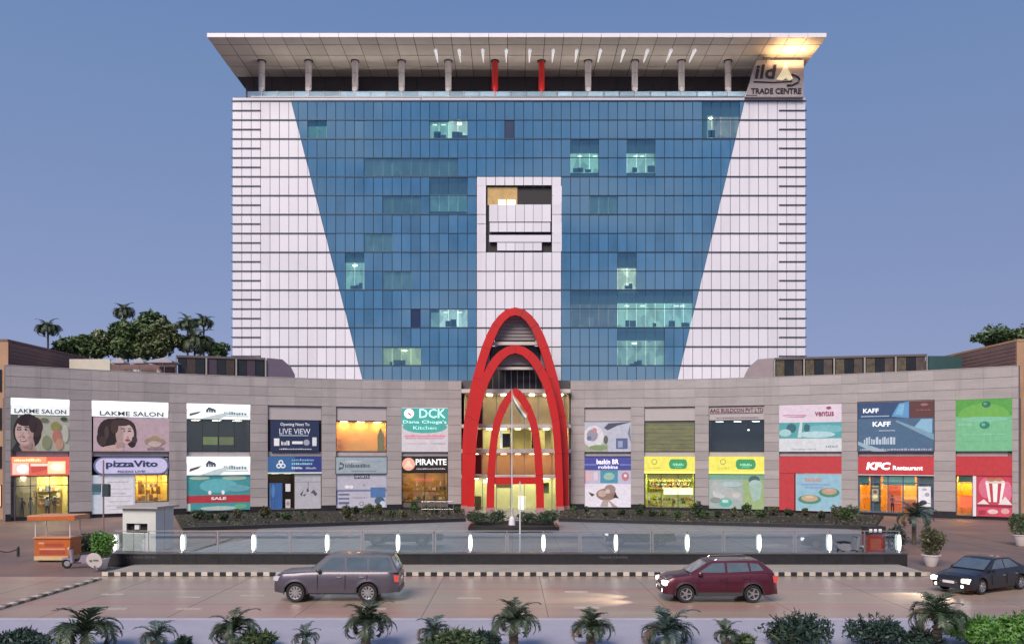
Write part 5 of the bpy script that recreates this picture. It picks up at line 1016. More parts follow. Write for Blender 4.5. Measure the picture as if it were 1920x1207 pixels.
for ci in range(3):
    flag.m(cols3[ci]); vs = []
    for k in range(N + 1):
        t = k / N
        for q in range(4):
            s_ = (ci + q / 3.0) / 3.0
            lx = 0.03 + 1.05 * t * (0.55 + .45 * t) - (1 - s_) * .0 + s_ * -.0; z = -0.05 - 1.75 * t - .62 * s_ * (1 - .2 * t)
            x = .05 + .95 * t ** 1.3 + (.30 * (1 - s_) * (1 - t * .2) if True else 0) * t; y = .16 * math.sin(t * 8 + s_ * 2.2) * (t + .15)
            vs.append((x, y, z))
    flag.add(vs, [(k * 4 + q, k * 4 + q + 1, (k + 1) * 4 + q + 1, (k + 1) * 4 + q) for k in range(N) for q in range(3)])
flag.build('flag', None, M=T(PX(960, 67), 67, .3 + ztop), smooth=60, label='drooping saffron white and green flag before the innermost red arch', cat='flag')
pp = empty('white_pole', T(PX(975, 46.9), 46.9, 0), 'short white pole standing just behind the glass balustrade before the arches', 'pole')
MB().tube([(0, 0, 0), (0, 0, PZ(905, 46.9))], [.045, .035], 8).build('shaft', mat('bright_pole', (.75, .75, .78), .4), pp); MB().lathe([(.02, 0), (.05, .04), (.02, .1)], 8).build('finial', m_steel, pp, T(PX(975, 46.9), 46.9, PZ(905, 46.9)))
# handrail before restaurant
for x0, x1, lab in ((790, 850, 'thin steel handrail before the restaurant with the black sign'),):
    Y = 80; e = empty('handrail', T(PX(820, Y), Y, 0), lab, 'handrail')
    for q in range(6): x = PX(x0 + (x1 - x0) * q / 5, Y); MB().tube([(x, Y, 0), (x, Y, 1.5)], .03, 6).build('post', m_steel, e, ID)
    MB().tube([(PX(x0, Y), Y, 1.5), (PX(x1, Y), Y, 1.5)], .035, 6).build('rail', m_steel, e, ID); MB().tube([(PX(x0, Y), Y, .8), (PX(x1, Y), Y, .8)], .025, 6).build('rail', m_steel, e, ID)

# ------------------------------------------------------------------ foreground palms and bushes
def frond_mesh(seed, Lf, droop):
    rr = random.Random(seed); mb = MB(); N = 26; pts = []
    p = Vector((0, 0, 0)); a_ = R(72)
    for i in range(N + 1):
        pts.append(p.copy()); a_ -= droop / N * (1 + 1.2 * i / N); p = p + Vector((math.cos(a_), 0, math.sin(a_))) * Lf / N
    mb.tube(pts[::2], [.016 * (1 - i / 14.5) + .003 for i in range(len(pts[::2]))], 4)
    for i in range(4, N + 1):
        t = i / N; ll = Lf * .30 * math.sin(min(1, t * 1.15 + .12) * math.pi * .93) + .04; d = (pts[i] - pts[i - 1]).normalized()
        for s_ in (-1, 1):
            dirv = (d * rr.uniform(.55, .8) + Vector((0, s_, 0)) * rr.uniform(.7, 1) + Vector((0, 0, rr.uniform(-.05, .35)))).normalized()
            tip = pts[i] + dirv * ll * rr.uniform(.85, 1.1); tip.z -= ll * rr.uniform(.1, .4); midp = (pts[i] + tip) / 2 + Vector((0, 0, ll * .10)); wv = d * .016
            mb.add([pts[i] - wv, pts[i] + wv, midp + wv * 1.2, midp - wv * 1.2, tip], [(0, 1, 2, 3), (3, 2, 4)])
    return mb
FM = {}
def fronds(m, key):
    if key not in FM: FM[key] = [frond_mesh(s_, 1.0, dr_).mesh('frond', m) for s_, dr_ in ((1, 1.6), (2, 2.2), (3, 2.7), (4, 1.1))]
    return FM[key]
m_palm1 = mat('palm_leaf', (0.050, 0.075, 0.038), .45, var=.3, scale=3, piece=.3); m_palm2 = mat('palm_leaf_blue', (0.045, 0.075, 0.062), .45, var=.3, scale=3, piece=.3)
def palm(X, Y, Z0, h, size, label, m, key, seed, nf=20, group='young palms along the near footpath'):
    e = empty('palm', T(X, Y, Z0), label, 'palm', group); rr = random.Random(seed)
    tr = MB(); tr.tube([(0, 0, 0), (rr.uniform(-.05, .05), 0, h * .5), (0, 0, h)], [.13, .11, .09], 9)
    for q in range(int(h / .12)): tr.lathe([(.135, 0), (.15, .06), (.12, .09)], 9, T(0, 0, q * .12))
    tr.build('trunk', m_trunk, e)
    fms = fronds(m, key)
    for k in range(nf):
        a_ = 2.4 * k + rr.uniform(-.2, .2); me = fms[min(2, int(k / nf * 3))] if k < nf - 4 else fms[3]
        if k in (1, 4) and nf < 40: me = fronds(mat('dead_frond', (.13, .09, .05), .7, var=.3), 'dead')[2]
        inst('frond', me, T(X, Y, Z0 + h) @ RZ(a_) @ RY(rr.uniform(-.15, .25) - (.35 if k >= nf - 4 else 0)) @ S(size * rr.uniform(.8, 1.1)), e)
NY = 25.0
for i, (x, y, wp, hp, Y, lab, m, n_, tf) in enumerate(FARP):
    sz_ = wp / 2 * Y / F * 1.75; m_ = mat('far_palm_leaf', (0.075, 0.105, 0.055), .5, var=.3, scale=2, piece=.3)
    palm(PX(x, Y), Y, 0, PZ(y, Y) - .1, sz_, lab.replace('tree', 'palm like tree', 1), m_, 'far', 700 + i, nf=44, group='palm like trees beyond the left wing')
PF = [(160, 1140, 70, 'largest palm at the left, below the food cart', m_palm1), (292, 1172, 38, 'small spiky palm second from the left', m_palm2), (435, 1150, 52, 'drooping palm below and left of the grey car', m_palm1), (572, 1180, 30, 'tiny palm below the front wheel of the grey car', m_palm2), (686, 1138, 54, 'palm under the rear wheel of the grey car', m_palm1),
      (812, 1164, 36, 'low palm left of the centre palm', m_palm2), (963, 1136, 50, 'centre palm straight below the white pole', m_palm1), (1108, 1150, 46, 'palm between the centre palm and the maroon car', m_palm1), (1250, 1150, 58, 'full blue green palm below the front of the maroon car', m_palm2), (1362, 1172, 34, 'small palm below the rear of the maroon car', m_palm1), (1757, 1122, 60, 'tall bright palm below the black car', m_palm1)]
for i, (x, y, hw, lab, m) in enumerate(PF):
    Y = NY + (i % 3) * .4; zt = PZ(y, Y); size = hw * 1.22 * Y / F * 1.15
    palm(PX(x, Y), Y, .10, max(.2, zt - size * .62), size, lab, m, m.name, 500 + i, nf=22 if hw > 40 else 15)
BU = [(35, 1188, 60, 'low dark bush in the bottom left corner', m_leafg, .45), (480, 1188, 40, 'small bright bush right of the drooping palm', m_leafm, .42), (345, 1200, 14, 'tiny dark shrub right of the small spiky palm', m_leafg, .3), (850, 1186, 60, 'low green bush left of the centre palm', m_leafm, .5), (905, 1190, 34, 'blue green bush touching the centre palm', m_leafg, .45),
      (1500, 1160, 62, 'large round dark bush right of the maroon car', m_leafg, .8), (1640, 1165, 58, 'spiky blue green bush left of the tall bright palm', m_leafg, .72), (1470, 1180, 30, 'small bush leaning on the large round bush', m_leafd, .5), (1850, 1164, 90, 'wide bright green bush under the black car', m_leafb, .7), (1915, 1160, 50, 'bright green bush in the bottom right corner', m_leafb, .72), (1725, 1185, 40, 'dark low bush at the foot of the tall bright palm', m_leafg, .5), (1395, 1196, 24, 'tiny green bush beside the small palm', m_leafm, .3)]
for i, (x, y, wpx, lab, m, rz) in enumerate(BU):
    Y = NY + .6; zt = PZ(y, Y); shrub(PX(x, Y), Y, .1, wpx * Y / F, (zt - .1) / 1.75, lab, m, n_=int(700 + wpx * 22), size=.085, seed=600 + i, group='bushes along the near footpath', nb_=9, sprigs=26)

# ------------------------------------------------------------------ street things
def potplant(X, Y, r, h, lab, m, fh, seed, wide=1.5):
    e = empty('potted_plant', T(X, Y, 0), lab, 'potted plant')
    MB().lathe([(r * .55, 0), (r * .6, .03), (r, h * .92), (r * 1.08, h * .93), (r * 1.08, h), (r * .9, h), (r * .88, h * .9)], 20).build('pot', m_pot, e, smooth=50)
    leaf_cloud([(0, 0, h + fh * .28, r * wide * .8, r * wide * .8, fh * .30), (.1, 0, h + fh * .6, r * wide, r * wide, fh * .38), (-.2 * r, 0, h + fh * .8, r * wide * .6, r * wide * .6, fh * .3), (.3 * r, .1, h + fh * .75, r * wide * .5, r * wide * .6, fh * .25)], 1500, .09, seed).build('foliage', m, e)
    st = MB()
    for q in range(5): a_ = q * 1.26; st.tube([(0, 0, h * .8), (.15 * math.cos(a_), .15 * math.sin(a_), h + fh * .4), (.5 * r * math.cos(a_), .5 * r * math.sin(a_), h + fh * .85)], [.025, .02, .01], 5)
    st.build('stem', m_trunk, e)
potplant(PX(1737, 45.5), 45.0, .46, .62, 'white potted plant at the right end of the granite wall', m_leafo, 1.35, 81, 1.35)
potplant(PX(1898, 56), 55.0, .52, .75, 'white potted plant at the right edge behind the black car', m_leafm, 1.3, 82, 1.7)
potplant(PX(188, 43.5), 43.6, .40, .62, 'white potted plant at the left end of the granite wall', m_leafb, 1.25, 83, 1.5)
shrub(PX(165, 50), 50, 0, 1.0, .75, 'dark leafy bush behind the left potted plant', m_leafm, n_=1400, size=.09, seed=84)
shrub(PX(1680, 52), 52, 0, .8, .9, 'airy shrub behind the right end of the glass balustrade', m_leafg, n_=1000, size=.09, seed=85)
# round white plate leaning at the left pot
e = empty('round_sign', T(PX(177, 42.9), 42.9, 0), 'round white board leaning before the left potted plant', 'board')
MB().tube([(0, -.03, .55), (0, .03, .57)], .40, 24).build('disc', m_pot, e); MB().tube([(0, 0, 0), (0, 0, .3)], .03).build('stand', m_frame, e)
pr = MB(); pr.m(flat((.10, .14, .10))); pr.box(-.24, -.10, -.052, -.04, .52, .60).box(-.04, .22, -.052, -.04, .55, .62); pr.build('print', None, e)
# palm-like small tree by restaurant
palm(PX(1714, 56), 56, 0, 1.6, 1.9, 'slender palm standing before the fried chicken restaurant', m_palm2, m_palm2.name, 91, nf=16, group='slender palm')
# food cart
CYc = 47.4; cx0 = PX(109, CYc)
cart = empty('food_cart', T(cx0, CYc, 0), 'orange food cart with four white posts and an orange roof at the left', 'cart')
m_or = mat('cart_orange', (.50, .12, .02), .45, var=.12, scale=2); m_or2 = mat('cart_orange_pale', (.62, .30, .15), .5); m_yel = mat('cart_cream', (.60, .45, .25), .5)
MB().box(-.98, .98, -.6, .6, .32, 1.30).build('body', m_or, cart); MB().box(-1.0, 1.0, -.62, .62, .10, .32).build('base', m_yel, cart)
MB().box(-1.04, 1.04, -.68, .68, 1.30, 1.36).build('counter', m_or2, cart)
for sx, sy in ((-.95, -.55), (.95, -.55), (-.2, .55), (1.5, .55)):
    xx = min(sx, .95) if sy < 0 else sx; xx = {(-.95, -.55): -.95, (.95, -.55): .95, (-.2, .55): -.95, (1.5, .55): .95}[(sx, sy)]
    MB().tube([(xx, sy, 1.36), (xx, sy, 2.32)], .035, 8).build('post', m_pot, cart)
MB().m(m_or).prism([(-1.25, 2.30), (1.35, 2.30), (1.35, 2.55), (-1.25, 2.48)], -.85, -.8).m(m_or2).box(-1.25, 1.35, -.8, .8, 2.32, 2.56).build('roof', None, cart)
pr = MB(); pr.m(flat((.75, .35, .22))); pr.box(-.75, -.45, -.612, -.60, .98, 1.08).box(-.7, .7, -.612, -.60, .68, .74); pr.m(flat((.40, .05, .02))); pr.box(-.4, .6, -.611, -.60, .85, 1.02).box(-.7, .7, -.611, -.60, .42, .62)
pr.build('print', None, cart)
for sx in (-.7, .7):
    for sy in (-.5, .5): MB().tube([(sx, sy - .04, .11), (sx, sy + .04, .11)], .11, 12).build('wheel', m_tyre, cart)
# signal post
sp_ = empty('sign_post', T(PX(194, 47.8), 47.8, 0), 'thin reddish post with two small dark signs before the pizza shop', 'sign post')
MB().tube([(0, 0, 0), (0, 0, PZ(862, 47.8))], .045, 8).build('pole', mat('rusty_pole', (.28, .17, .15), .6), sp_)
zb = PZ(922, 47.8)
MB().box(-.62, -.14, -.06, .02, zb, zb + .42).build('sign_plate', mat('dark_plate', (.04, .10, .13), .4), sp_); MB().box(-.02, .34, -.12, .14, zb - .25, zb + .42).build('signal_box', mat('dark_box', (.03, .05, .055), .4), sp_)
MB().tube([(-.62, 0, zb + .45), (.34, 0, zb + .45)], .025, 6).build('arm', m_dframe, sp_)
# white kiosk
kx = PX(292, 52); ky = 52.0; ka = R(-9)
ki = empty('kiosk', T(kx, ky, 0) @ RZ(ka), 'white flat roofed guard kiosk behind the left end of the glass balustrade', 'kiosk')
m_ki = mat('kiosk_white', (.66, .68, .63), .5, var=.06)
Mk = WM[ki.name]; dW, dD, hK = 2.2, 1.9, 2.6
# front face extends to -x, side face extends to +y
def kb(x0, x1, y0, y1, z0, z1, m, nm): MB().box(x0, x1, y0, y1, z0, z1).build(nm, m, ki)
kb(-dW, 0, 0, .08, 0, 1.12, m_ki, 'front_wall'); kb(-dW, 0, 0, .08, 1.68, hK, m_ki, 'front_wall'); kb(-dW, -dW + .25, 0, .08, 1.12, 1.68, m_ki, 'front_wall'); kb(-.55, 0, 0, .08, 1.12, 1.68, m_ki, 'front_wall')
kb(-.08, 0, .08, dD, 0, hK, m_ki, 'side_wall'); kb(-dW, -dW + .08, .08, dD, 0, hK, m_ki, 'side_wall'); kb(-dW, 0, dD, dD + .08, 0, hK, m_ki, 'rear_wall')
kb(-dW - .25, .25, -.25, dD + .3, hK, hK + .12, mat('kiosk_roof', (.42, .40, .36), .6), 'roof'); kb(-dW + .25, -.55, .3, .4, 1.2, 1.9, m_dark, 'interior')
kb(-1.5, -1.2, .15, .28, 1.3, 1.6, flat((.6, .6, .62), .2), 'screen')
for q in range(1, 3): kb(-dW * q / 3 - .01, -dW * q / 3 + .01, -.012, -.0, 0, 1.25, m_frame, 'panel_joint')
kb(.0, .012, dD * .5 - .01, dD * .5 + .01, 0, hK, m_frame, 'panel_joint')
# red vending box
vb = empty('vending_box', T(PX(1638, 51), 51, 0), 'red vending box with black header behind the glass balustrade at the right', 'vending box')
MB().box(-.55, .55, -.35, .35, 0, 1.15).build('cabinet', mat('vend_red', (.38, .05, .03), .4), vb); MB().box(-.57, .57, -.37, .37, 1.15, 1.62).build('header', m_dark, vb)
MB().box(.44, .50, -.36, -.35, .05, 1.1).build('edge_strip', m_dark, vb); pr = MB().m(flat((.8, .8, .8), .2)); [pr.box(-.42 + q * .28, -.24 + q * .28, -.38, -.371, 1.30, 1.48) for q in range(3)]; pr.build('print', None, vb)
MB().box(-.35, .3, -.365, -.351, .3, .9).build('door', mat('vend_door', (.5, .12, .07), .4), vb)
MB().box(-.05, .05, -.5, -.40, 0, 0.0 + .02).build('foot', m_dark, vb)
# scooters
def scooter(X, Y, rz, label, col):
    e = empty('scooter', T(X, Y, 0) @ RZ(rz), label, 'scooter', 'parked scooters'); cm = mat('scooter_' + label.split()[0], col, .3, var=.05)
    for x in (-.62, .62):
        w_ = MB(); n_ = 20
        vs = []
        for k in range(n_):
            a_ = 2 * math.pi * k / n_
            for q in range(6): b2 = 2 * math.pi * q / 6; r_ = .20 + .055 * math.cos(b2); vs.append((x + r_ * math.cos(a_), .05 * math.sin(b2), .255 + r_ * math.sin(a_)))
        w_.add(vs, [(k * 6 + q, ((k + 1) % n_) * 6 + q, ((k + 1) % n_) * 6 + (q + 1) % 6, k * 6 + (q + 1) % 6) for k in range(n_) for q in range(6)]); wo = w_.build('wheel', m_tyre, e, smooth=60)
        MB().tube([(x, -.03, .255), (x, .03, .255)], .14, 14).build('rim', m_rim, wo, WM[e.name])
    MB().prism([(-.1, .28), (.1, .25), (.55, .30), (.85, .45), (.88, .62), (.5, .72), (.1, .68), (0, .4)], -.14, .14).build('rear_body', cm, e)
    MB().prism([(-.42, .30), (-.30, .28), (-.38, .95), (-.50, .98)], -.18, .18).build('leg_shield', cm, e); MB().prism([(-.42, .26), (.1, .26), (.1, .32), (-.42, .32)], -.15, .15).build('footboard', m_dframe, e)
    MB().prism([(-.9, .42), (-.8, .56), (-.55, .58), (-.42, .45), (-.5, .42), (-.62, .48)], -.09, .09).build('front_mudguard', cm, e)
    MB().prism([(.02, .69), (.75, .73), (.85, .80), (.3, .84), (.05, .78)], -.13, .13).build('seat', m_tyre, e)
    MB().tube([(-.60, 0, .26), (-.44, 0, .98), (-.40, 0, 1.06)], .03).tube([(-.36, -.33, 1.08), (-.40, 0, 1.05), (-.36, .33, 1.08)], .02).build('handlebar', m_dframe, e)
    MB().lathe([(.02, 0), (.09, .03), (.09, .09)], 12, T(-.48, 0, 1.0) @ RY(R(-90))).build('headlight', m_headoff, e)
scooter(PX(150, 44.3), 44.3, R(12), 'lilac grey scooter parked between food cart and white pot', (.30, .26, .33))
scooter(PX(1594, 50), 50, R(190), 'pale grey scooter parked left of the red vending box', (.45, .40, .41))
# chain between two bollards at far left
ch = empty('chain_barrier', T(PX(14, 49.5), 49.5, 0), 'dark sagging chain between two low bollards at the left edge', 'barrier')
pts = [(PX(-10 + 4.4 * k, 49.5), 49.5, .42 - .18 * math.sin(math.pi * k / 10)) for k in range(11)]
MB().tube(pts, .035, 6).build('chain', m_tyre, ch, ID)
for x in (-10, 34): MB().lathe([(.08, 0), (.08, .5), (.05, .58)], 10).build('bollard', m_dframe, ch, T(PX(x, 49.5), 49.5, 0))

# ------------------------------------------------------------------ people
def person(X, Y, Z, rz, top, legs, hair, label, h=1.68, arms='down', group=None):
    s_ = h / 1.7
    J = {'pel': (0, 0, .92), 'sp': (0, 0, 1.12), 'ch': (0, 0, 1.32), 'nk': (0, 0, 1.46), 'hd': (0, -.01, 1.58), 'tp': (0, 0, 1.67)}
    E = [('pel', 'sp'), ('sp', 'ch'), ('ch', 'nk'), ('nk', 'hd'), ('hd', 'tp')]; Rd = {'pel': .13, 'sp': .115, 'ch': .135, 'nk': .055, 'hd': .095, 'tp': .06}
    for q, sx in (('l', -1), ('r', 1)):
        J['hp' + q] = (sx * .09, 0, .86); J['kn' + q] = (sx * .10, -.02 * sx, .48); J['an' + q] = (sx * .11, .02, .09); J['to' + q] = (sx * .12, -.14, .04)
        fwd = -.28 if arms == 'fwd' else -.03
        J['sh' + q] = (sx * .18, 0, 1.38); J['el' + q] = (sx * .24, .02, 1.12); J['wr' + q] = (sx * .25, fwd, .9 if arms == 'down' else 1.08); J['hn' + q] = (sx * .25, fwd - .03, .80 if arms == 'down' else 1.06)
        E += [('pel', 'hp' + q), ('hp' + q, 'kn' + q), ('kn' + q, 'an' + q), ('an' + q, 'to' + q), ('ch', 'sh' + q), ('sh' + q, 'el' + q), ('el' + q, 'wr' + q), ('wr' + q, 'hn' + q)]
        Rd.update({'hp' + q: .095, 'kn' + q: .062, 'an' + q: .045, 'to' + q: .035, 'sh' + q: .06, 'el' + q: .042, 'wr' + q: .03, 'hn' + q: .035})
    ks = list(J); me = bpy.data.meshes.new('body'); me.from_pydata([Vector(J[k]) * s_ for k in ks], [(ks.index(a_), ks.index(b2)) for a_, b2 in E], [])
    o = bpy.data.objects.new('tmp', me); COL.objects.link(o); o.modifiers.new('s', 'SKIN'); sub = o.modifiers.new('b', 'SUBSURF'); sub.levels = 1; sub.render_levels = 1
    for i, k in enumerate(ks): me.skin_vertices[0].data[i].radius = (Rd[k] * s_, Rd[k] * s_ * (.72 if k in ('pel', 'sp', 'ch') else 1)); me.skin_vertices[0].data[i].use_root = (k == 'pel')
    dg = bpy.context.evaluated_depsgraph_get(); m2 = bpy.data.meshes.new_from_object(o.evaluated_get(dg)); bpy.data.objects.remove(o)
    m2.materials.clear(); skin = mat('skin', (.33, .19, .13), .6)
    for q in (skin, flat(top), flat(legs), m_tyre): m2.materials.append(q)
    for p in m2.polygons:
        z = p.center.z / s_; x = abs(p.center.x) / s_; p.use_smooth = True
        p.material_index = 0 if z > 1.44 else (3 if z < .08 else (0 if (x > .2 and z < 1.12) else (1 if z > .9 else 2)))
    e = empty('person', T(X, Y, Z) @ RZ(rz), label, 'person', group)
    inst('body', m2, WM[e.name], e)
    MB().lathe([(.02, .12), (.09, .09), (.112, .03), (.11, -.04), (.095, -.09)], 12, T(0, .025, 1.60 * s_)).build('hair', flat(hair), e, smooth=60)
def inbay(bay, u, y): fr, _ = bays[bay]; v = fr.M @ Vector((fr.w * u, y, 0)); return v.x, v.y
for bay, u, y, top, legs, lab, rz, h in ((20, .22, 1.0, (.05, .04, .05), (.06, .05, .06), 'dark dressed figure standing at the left inside the leftmost shop', .3, 1.7), (20, .36, .8, (.55, .45, .36), (.55, .48, .4), 'beige dressed figure standing in the leftmost shop', -.2, 1.72), (20, .64, .8, (.6, .6, .62), (.03, .03, .05), 'figure in white top and dark trousers in the leftmost shop', .1, 1.75), (20, .78, 1.0, (.06, .05, .06), (.35, .3, .25), 'figure in black top in the right part of the leftmost shop', 0, 1.7), (1609, .45, .8, (.25, .01, .02), (.04, .01, .02), 'person in dark red clothes at the fried chicken restaurant door', .2, 1.7)):
    X, Y = inbay(bay, u, y); person(X, Y, .3, rz, top, legs, (.02, .015, .012), lab, h, arms='fwd' if bay == 1609 else 'down')

# ------------------------------------------------------------------ cars
def interp(prof, x):
    if x <= prof[0][0]: return prof[0][1]
    for (a_, b2), (c, d) in zip(prof[:-1], prof[1:]):
        if x <= c: t = (x - a_) / (c - a_); t = t * t * (3 - 2 * t) * .4 + t * .6; return b2 + (d - b2) * t
    return prof[-1][1]
def wheel(root, M, r, nsp, side):
    e = empty('wheel', M, parent=root); n_ = 28; prof = [(.62 * r, -.10), (.66 * r, -.115), (.93 * r, -.115), (r, -.07), (r, .07), (.93 * r, .115), (.66 * r, .115), (.62 * r, .10)]
    Mw = RX(R(90))
    vs = [(rr_ * math.cos(2 * math.pi * k / n_), y, rr_ * math.sin(2 * math.pi * k / n_)) for rr_, y in prof for k in range(n_)]
    MB().add(vs, [(i * n_ + k, i * n_ + (k + 1) % n_, (i + 1) * n_ + (k + 1) % n_, (i + 1) * n_ + k) for i in range(len(prof) - 1) for k in range(n_)]).build('tyre', m_tyre, e, smooth=50)
    ri = MB(); y0 = -.115 * 1
    vs = [(rr_ * math.cos(2 * math.pi * k / n_), y, rr_ * math.sin(2 * math.pi * k / n_)) for rr_, y in ((.66 * r, -.118), (.60 * r, -.112), (.58 * r, -.03)) for k in range(n_)]
    ri.add(vs, [(i * n_ + k, (i + 1) * n_ + k, (i + 1) * n_ + (k + 1) % n_, i * n_ + (k + 1) % n_) for i in range(2) for k in range(n_)])
    for k in range(nsp):
        a_ = 2 * math.pi * k / nsp; ri.box(.06, .60 * r, -.105, -.07, -.030, .030, Matrix.Rotation(a_, 4, 'Y'))
    ri.tube([(0, -.12, 0), (0, -.05, 0)], .075, 14); ri.build('rim', m_rim, e)
    MB().tube([(0, -.045, 0), (0, .05, 0)], .59 * r, 24).build('brake_disc', mat('wheel_dark', (.05, .05, .052), .5, .3), e)
def car(M, L, W, fo, wb, rw, zb, top, gh, paint, label, lit=False, roofc=None, rails=False, nsp=7, trim=None, wins=None, belt=None, spare=None):
    root = empty('car', M, label, 'car', 'cars on the road'); hw = W / 2; x0 = -L / 2; ax = [x0 + fo, x0 + fo + wb]; Ra = rw + .075
    N = int(L / .05); ring = []; 
    top_ = [(x0 + a_, b2) for a_, b2 in top]
    for i in range(N + 1):
        x = x0 + L * i / N; de = min(x - x0, x0 + L - x); tp = max(0, 1 - de / .45); wv = hw * (1 - .17 * tp ** 2.2); 
        zt = interp(top_, x); zs = zb + .05 * tp; arch = 0
        for a_ in ax:
            d = abs(x - a_)
            if d < Ra: arch = max(arch, rw + math.sqrt(Ra * Ra - d * d))
        zlow = max(zs, arch); zu = zlow if arch else zb + .06 * tp
        mid_ = max(zlow + .03, zb + .34); sh = max(mid_ + .03, zt - .16)
        fl = .012 if arch else 0
        ring.append([(x, 0, zu), (x, wv - .16, zu), (x, wv - .03 + fl, zlow), (x, wv + fl * .8, (zlow + mid_) / 2), (x, wv + fl * .3, mid_), (x, wv - .012, (mid_ + sh) / 2), (x, wv - .02, sh), (x, wv - .07, zt - .045), (x, wv - .16, zt - .008), (x, wv * .5, zt + .022), (x, 0, zt + .03)])
    vs = []; nr = 2 * 11 - 2
    for r_ in ring:
        full_ = r_ + [(p[0], -p[1], p[2]) for p in r_[-2:0:-1]]; vs += full_
    fs = [(i * nr + k, i * nr + (k + 1) % nr, (i + 1) * nr + (k + 1) % nr, (i + 1) * nr + k) for i in range(N) for k in range(nr)]
    fs += [tuple(range(nr - 1, -1, -1)), tuple(range(N * nr, (N + 1) * nr))]
    MB().add(vs, fs).build('body', paint, root, smooth=28)
    MB().box(ax[0] + Ra, ax[1] - Ra, -hw + .12, hw - .12, zb - .05, zb + .1).box(x0 + .4, x0 + L - .4, -hw + .35, hw - .35, zb + .0, zb + .3).build('underbody', m_tyre, root)
    # greenhouse
    (bf, zf), (tf, zr), (tr_, zr2), (br, zrb) = [(x0 + a_, b2) for a_, b2 in gh]
    wbt = hw - .09; wtp = hw - .24
    def gy(z): zb_ = min(zf, zrb); return wbt + (wtp - wbt) * (z - zb_) / (zr - zb_)
    def side(pts, s_, off): return [(x, s_ * (gy(z) + off), z) for x, z in pts]
    cabin = [(bf, zf - .06), (tf, zr - .03), (tf + .15, zr), (tr_ - .12, zr2), (tr_, zr2 - .04), (br, zrb - .06)]
    A = side(cabin, 1, 0); B = side(cabin, -1, 0); nC = len(cabin)
    mb = MB().m(roofc or paint); crown = .03
    mids = [(a_[0] - (.05 if i == 1 else 0), 0, a_[2] + (crown if 1 < i < 4 else .01)) for i, a_ in enumerate(A)]
    q1 = [(a_[0], a_[1] * .6, a_[2] + (crown * .6 if 1 < i < 4 else 0)) for i, a_ in enumerate(A)]; q2 = [(p[0], -p[1], p[2]) for p in q1]
    vs = A + q1 + mids + q2 + B
    fs = [(l * nC + i, l * nC + i + 1, (l + 1) * nC + i + 1, (l + 1) * nC + i) for l in range(4) for i in range(nC - 1)]
    fs += [tuple(range(nC)), tuple(range(4 * nC + nC - 1, 4 * nC - 1, -1))]
    fs = [f[::-1] for f in fs]
    mb.add(vs, fs).build('cabin', roofc or paint, root, smooth=30)
    gm = mat('car_glass', (.09, .12, .14), .04, var=.25, scale=2, spec=1.0, coat=.5)
    def quadx(ax_, az, bx_, bz, ins, off, nm, zoff):
        # glass on sloping end between (ax,az) low and (bx,bz) top
        p = lambda t, u: None
        d = Vector((bx_ - ax_, 0, bz - az)); nrm = Vector((-d.z, 0, d.x)).normalized();
        if nm == 'rear_window': nrm = -nrm
        t0, t1 = .12, .9; lo = Vector((ax_, 0, az)) + d * t0; hi = Vector((ax_, 0, az)) + d * t1
        wl_2 = gy(lo.z) - .09; wh_ = gy(hi.z) - .07; o_ = nrm * off
        v = [lo + Vector((0, -wl_2, 0)) + o_, lo + Vector((-.04 if nm == 'windscreen' else .03, 0, 0)) + o_, lo + Vector((0, wl_2, 0)) + o_, hi + Vector((0, wh_, 0)) + o_, hi + Vector((-.05 if nm == 'windscreen' else .03, 0, .012)) + o_, hi + Vector((0, -wh_, 0)) + o_]
        v += [q - o_ * 2 for q in v]
        f = [(0, 1, 4, 5), (1, 2, 3, 4)] + [(i, (i + 1) % 6, (i + 1) % 6 + 6, i + 6) for i in range(6)]
        MB().add([tuple(q) for q in v], f).build(nm, gm, root)
    quadx(bf, zf - .02, tf, zr - .03, .06, .016, 'windscreen', 0); quadx(br, zrb - .02, tr_, zr2 - .04, .06, .016, 'rear_window', 0)
    for s_ in (1, -1):
        for wv in wins:
            pts = [(x0 + a_, b2) for a_, b2 in wv]; P1 = side(pts, s_, .010); P0 = side(pts, s_, -.02); k = len(pts)
            MB().add(P1 + P0, [tuple(range(k)) if s_ < 0 else tuple(range(k - 1, -1, -1))] + [(i, (i + 1) % k, (i + 1) % k + k, i + k) for i in range(k)]).build('side_window', gm, root)
        # mirrors
        zm = zf + .02; xm = bf + .45; MB().lathe([(.02, -.09), (.09, -.05), (.10, .05), (.03, .09)], 10, T(xm, s_ * (hw + .04), zm) @ RX(R(90)) @ Matrix.Diagonal((1, .75, 1, 1))).build('mirror', m_dframe if not lit else paint, root, smooth=50)
        MB().box(xm - .03, xm + .03, s_ * hw - .12, s_ * hw + .02, zm - .05, zm - .01).build('mirror_arm', m_dframe, root)
        # doors: thin dark seams and handles
        for sx in belt['seams']: 
            zt = interp(top_, x0 + sx); MB().box(x0 + sx - .008, x0 + sx + .008, s_ * (hw + .003) - .02, s_ * (hw + .003) , zb + .16, zt - .14).build('door_seam', m_dark, root)
        for sx in belt['handles']:
            zt = interp(top_, x0 + sx); MB().box(x0 + sx - .09, x0 + sx + .09, s_ * hw - .02, s_ * hw + .02, zt - .25, zt - .21).build('door_handle', m_steel if not trim else paint, root)
        if trim: MB().box(ax[0] + Ra + .02, ax[1] - Ra - .02, s_ * hw - .03, s_ * hw + .012, zb - .02, zb + .12).build('sill_trim', trim, root)
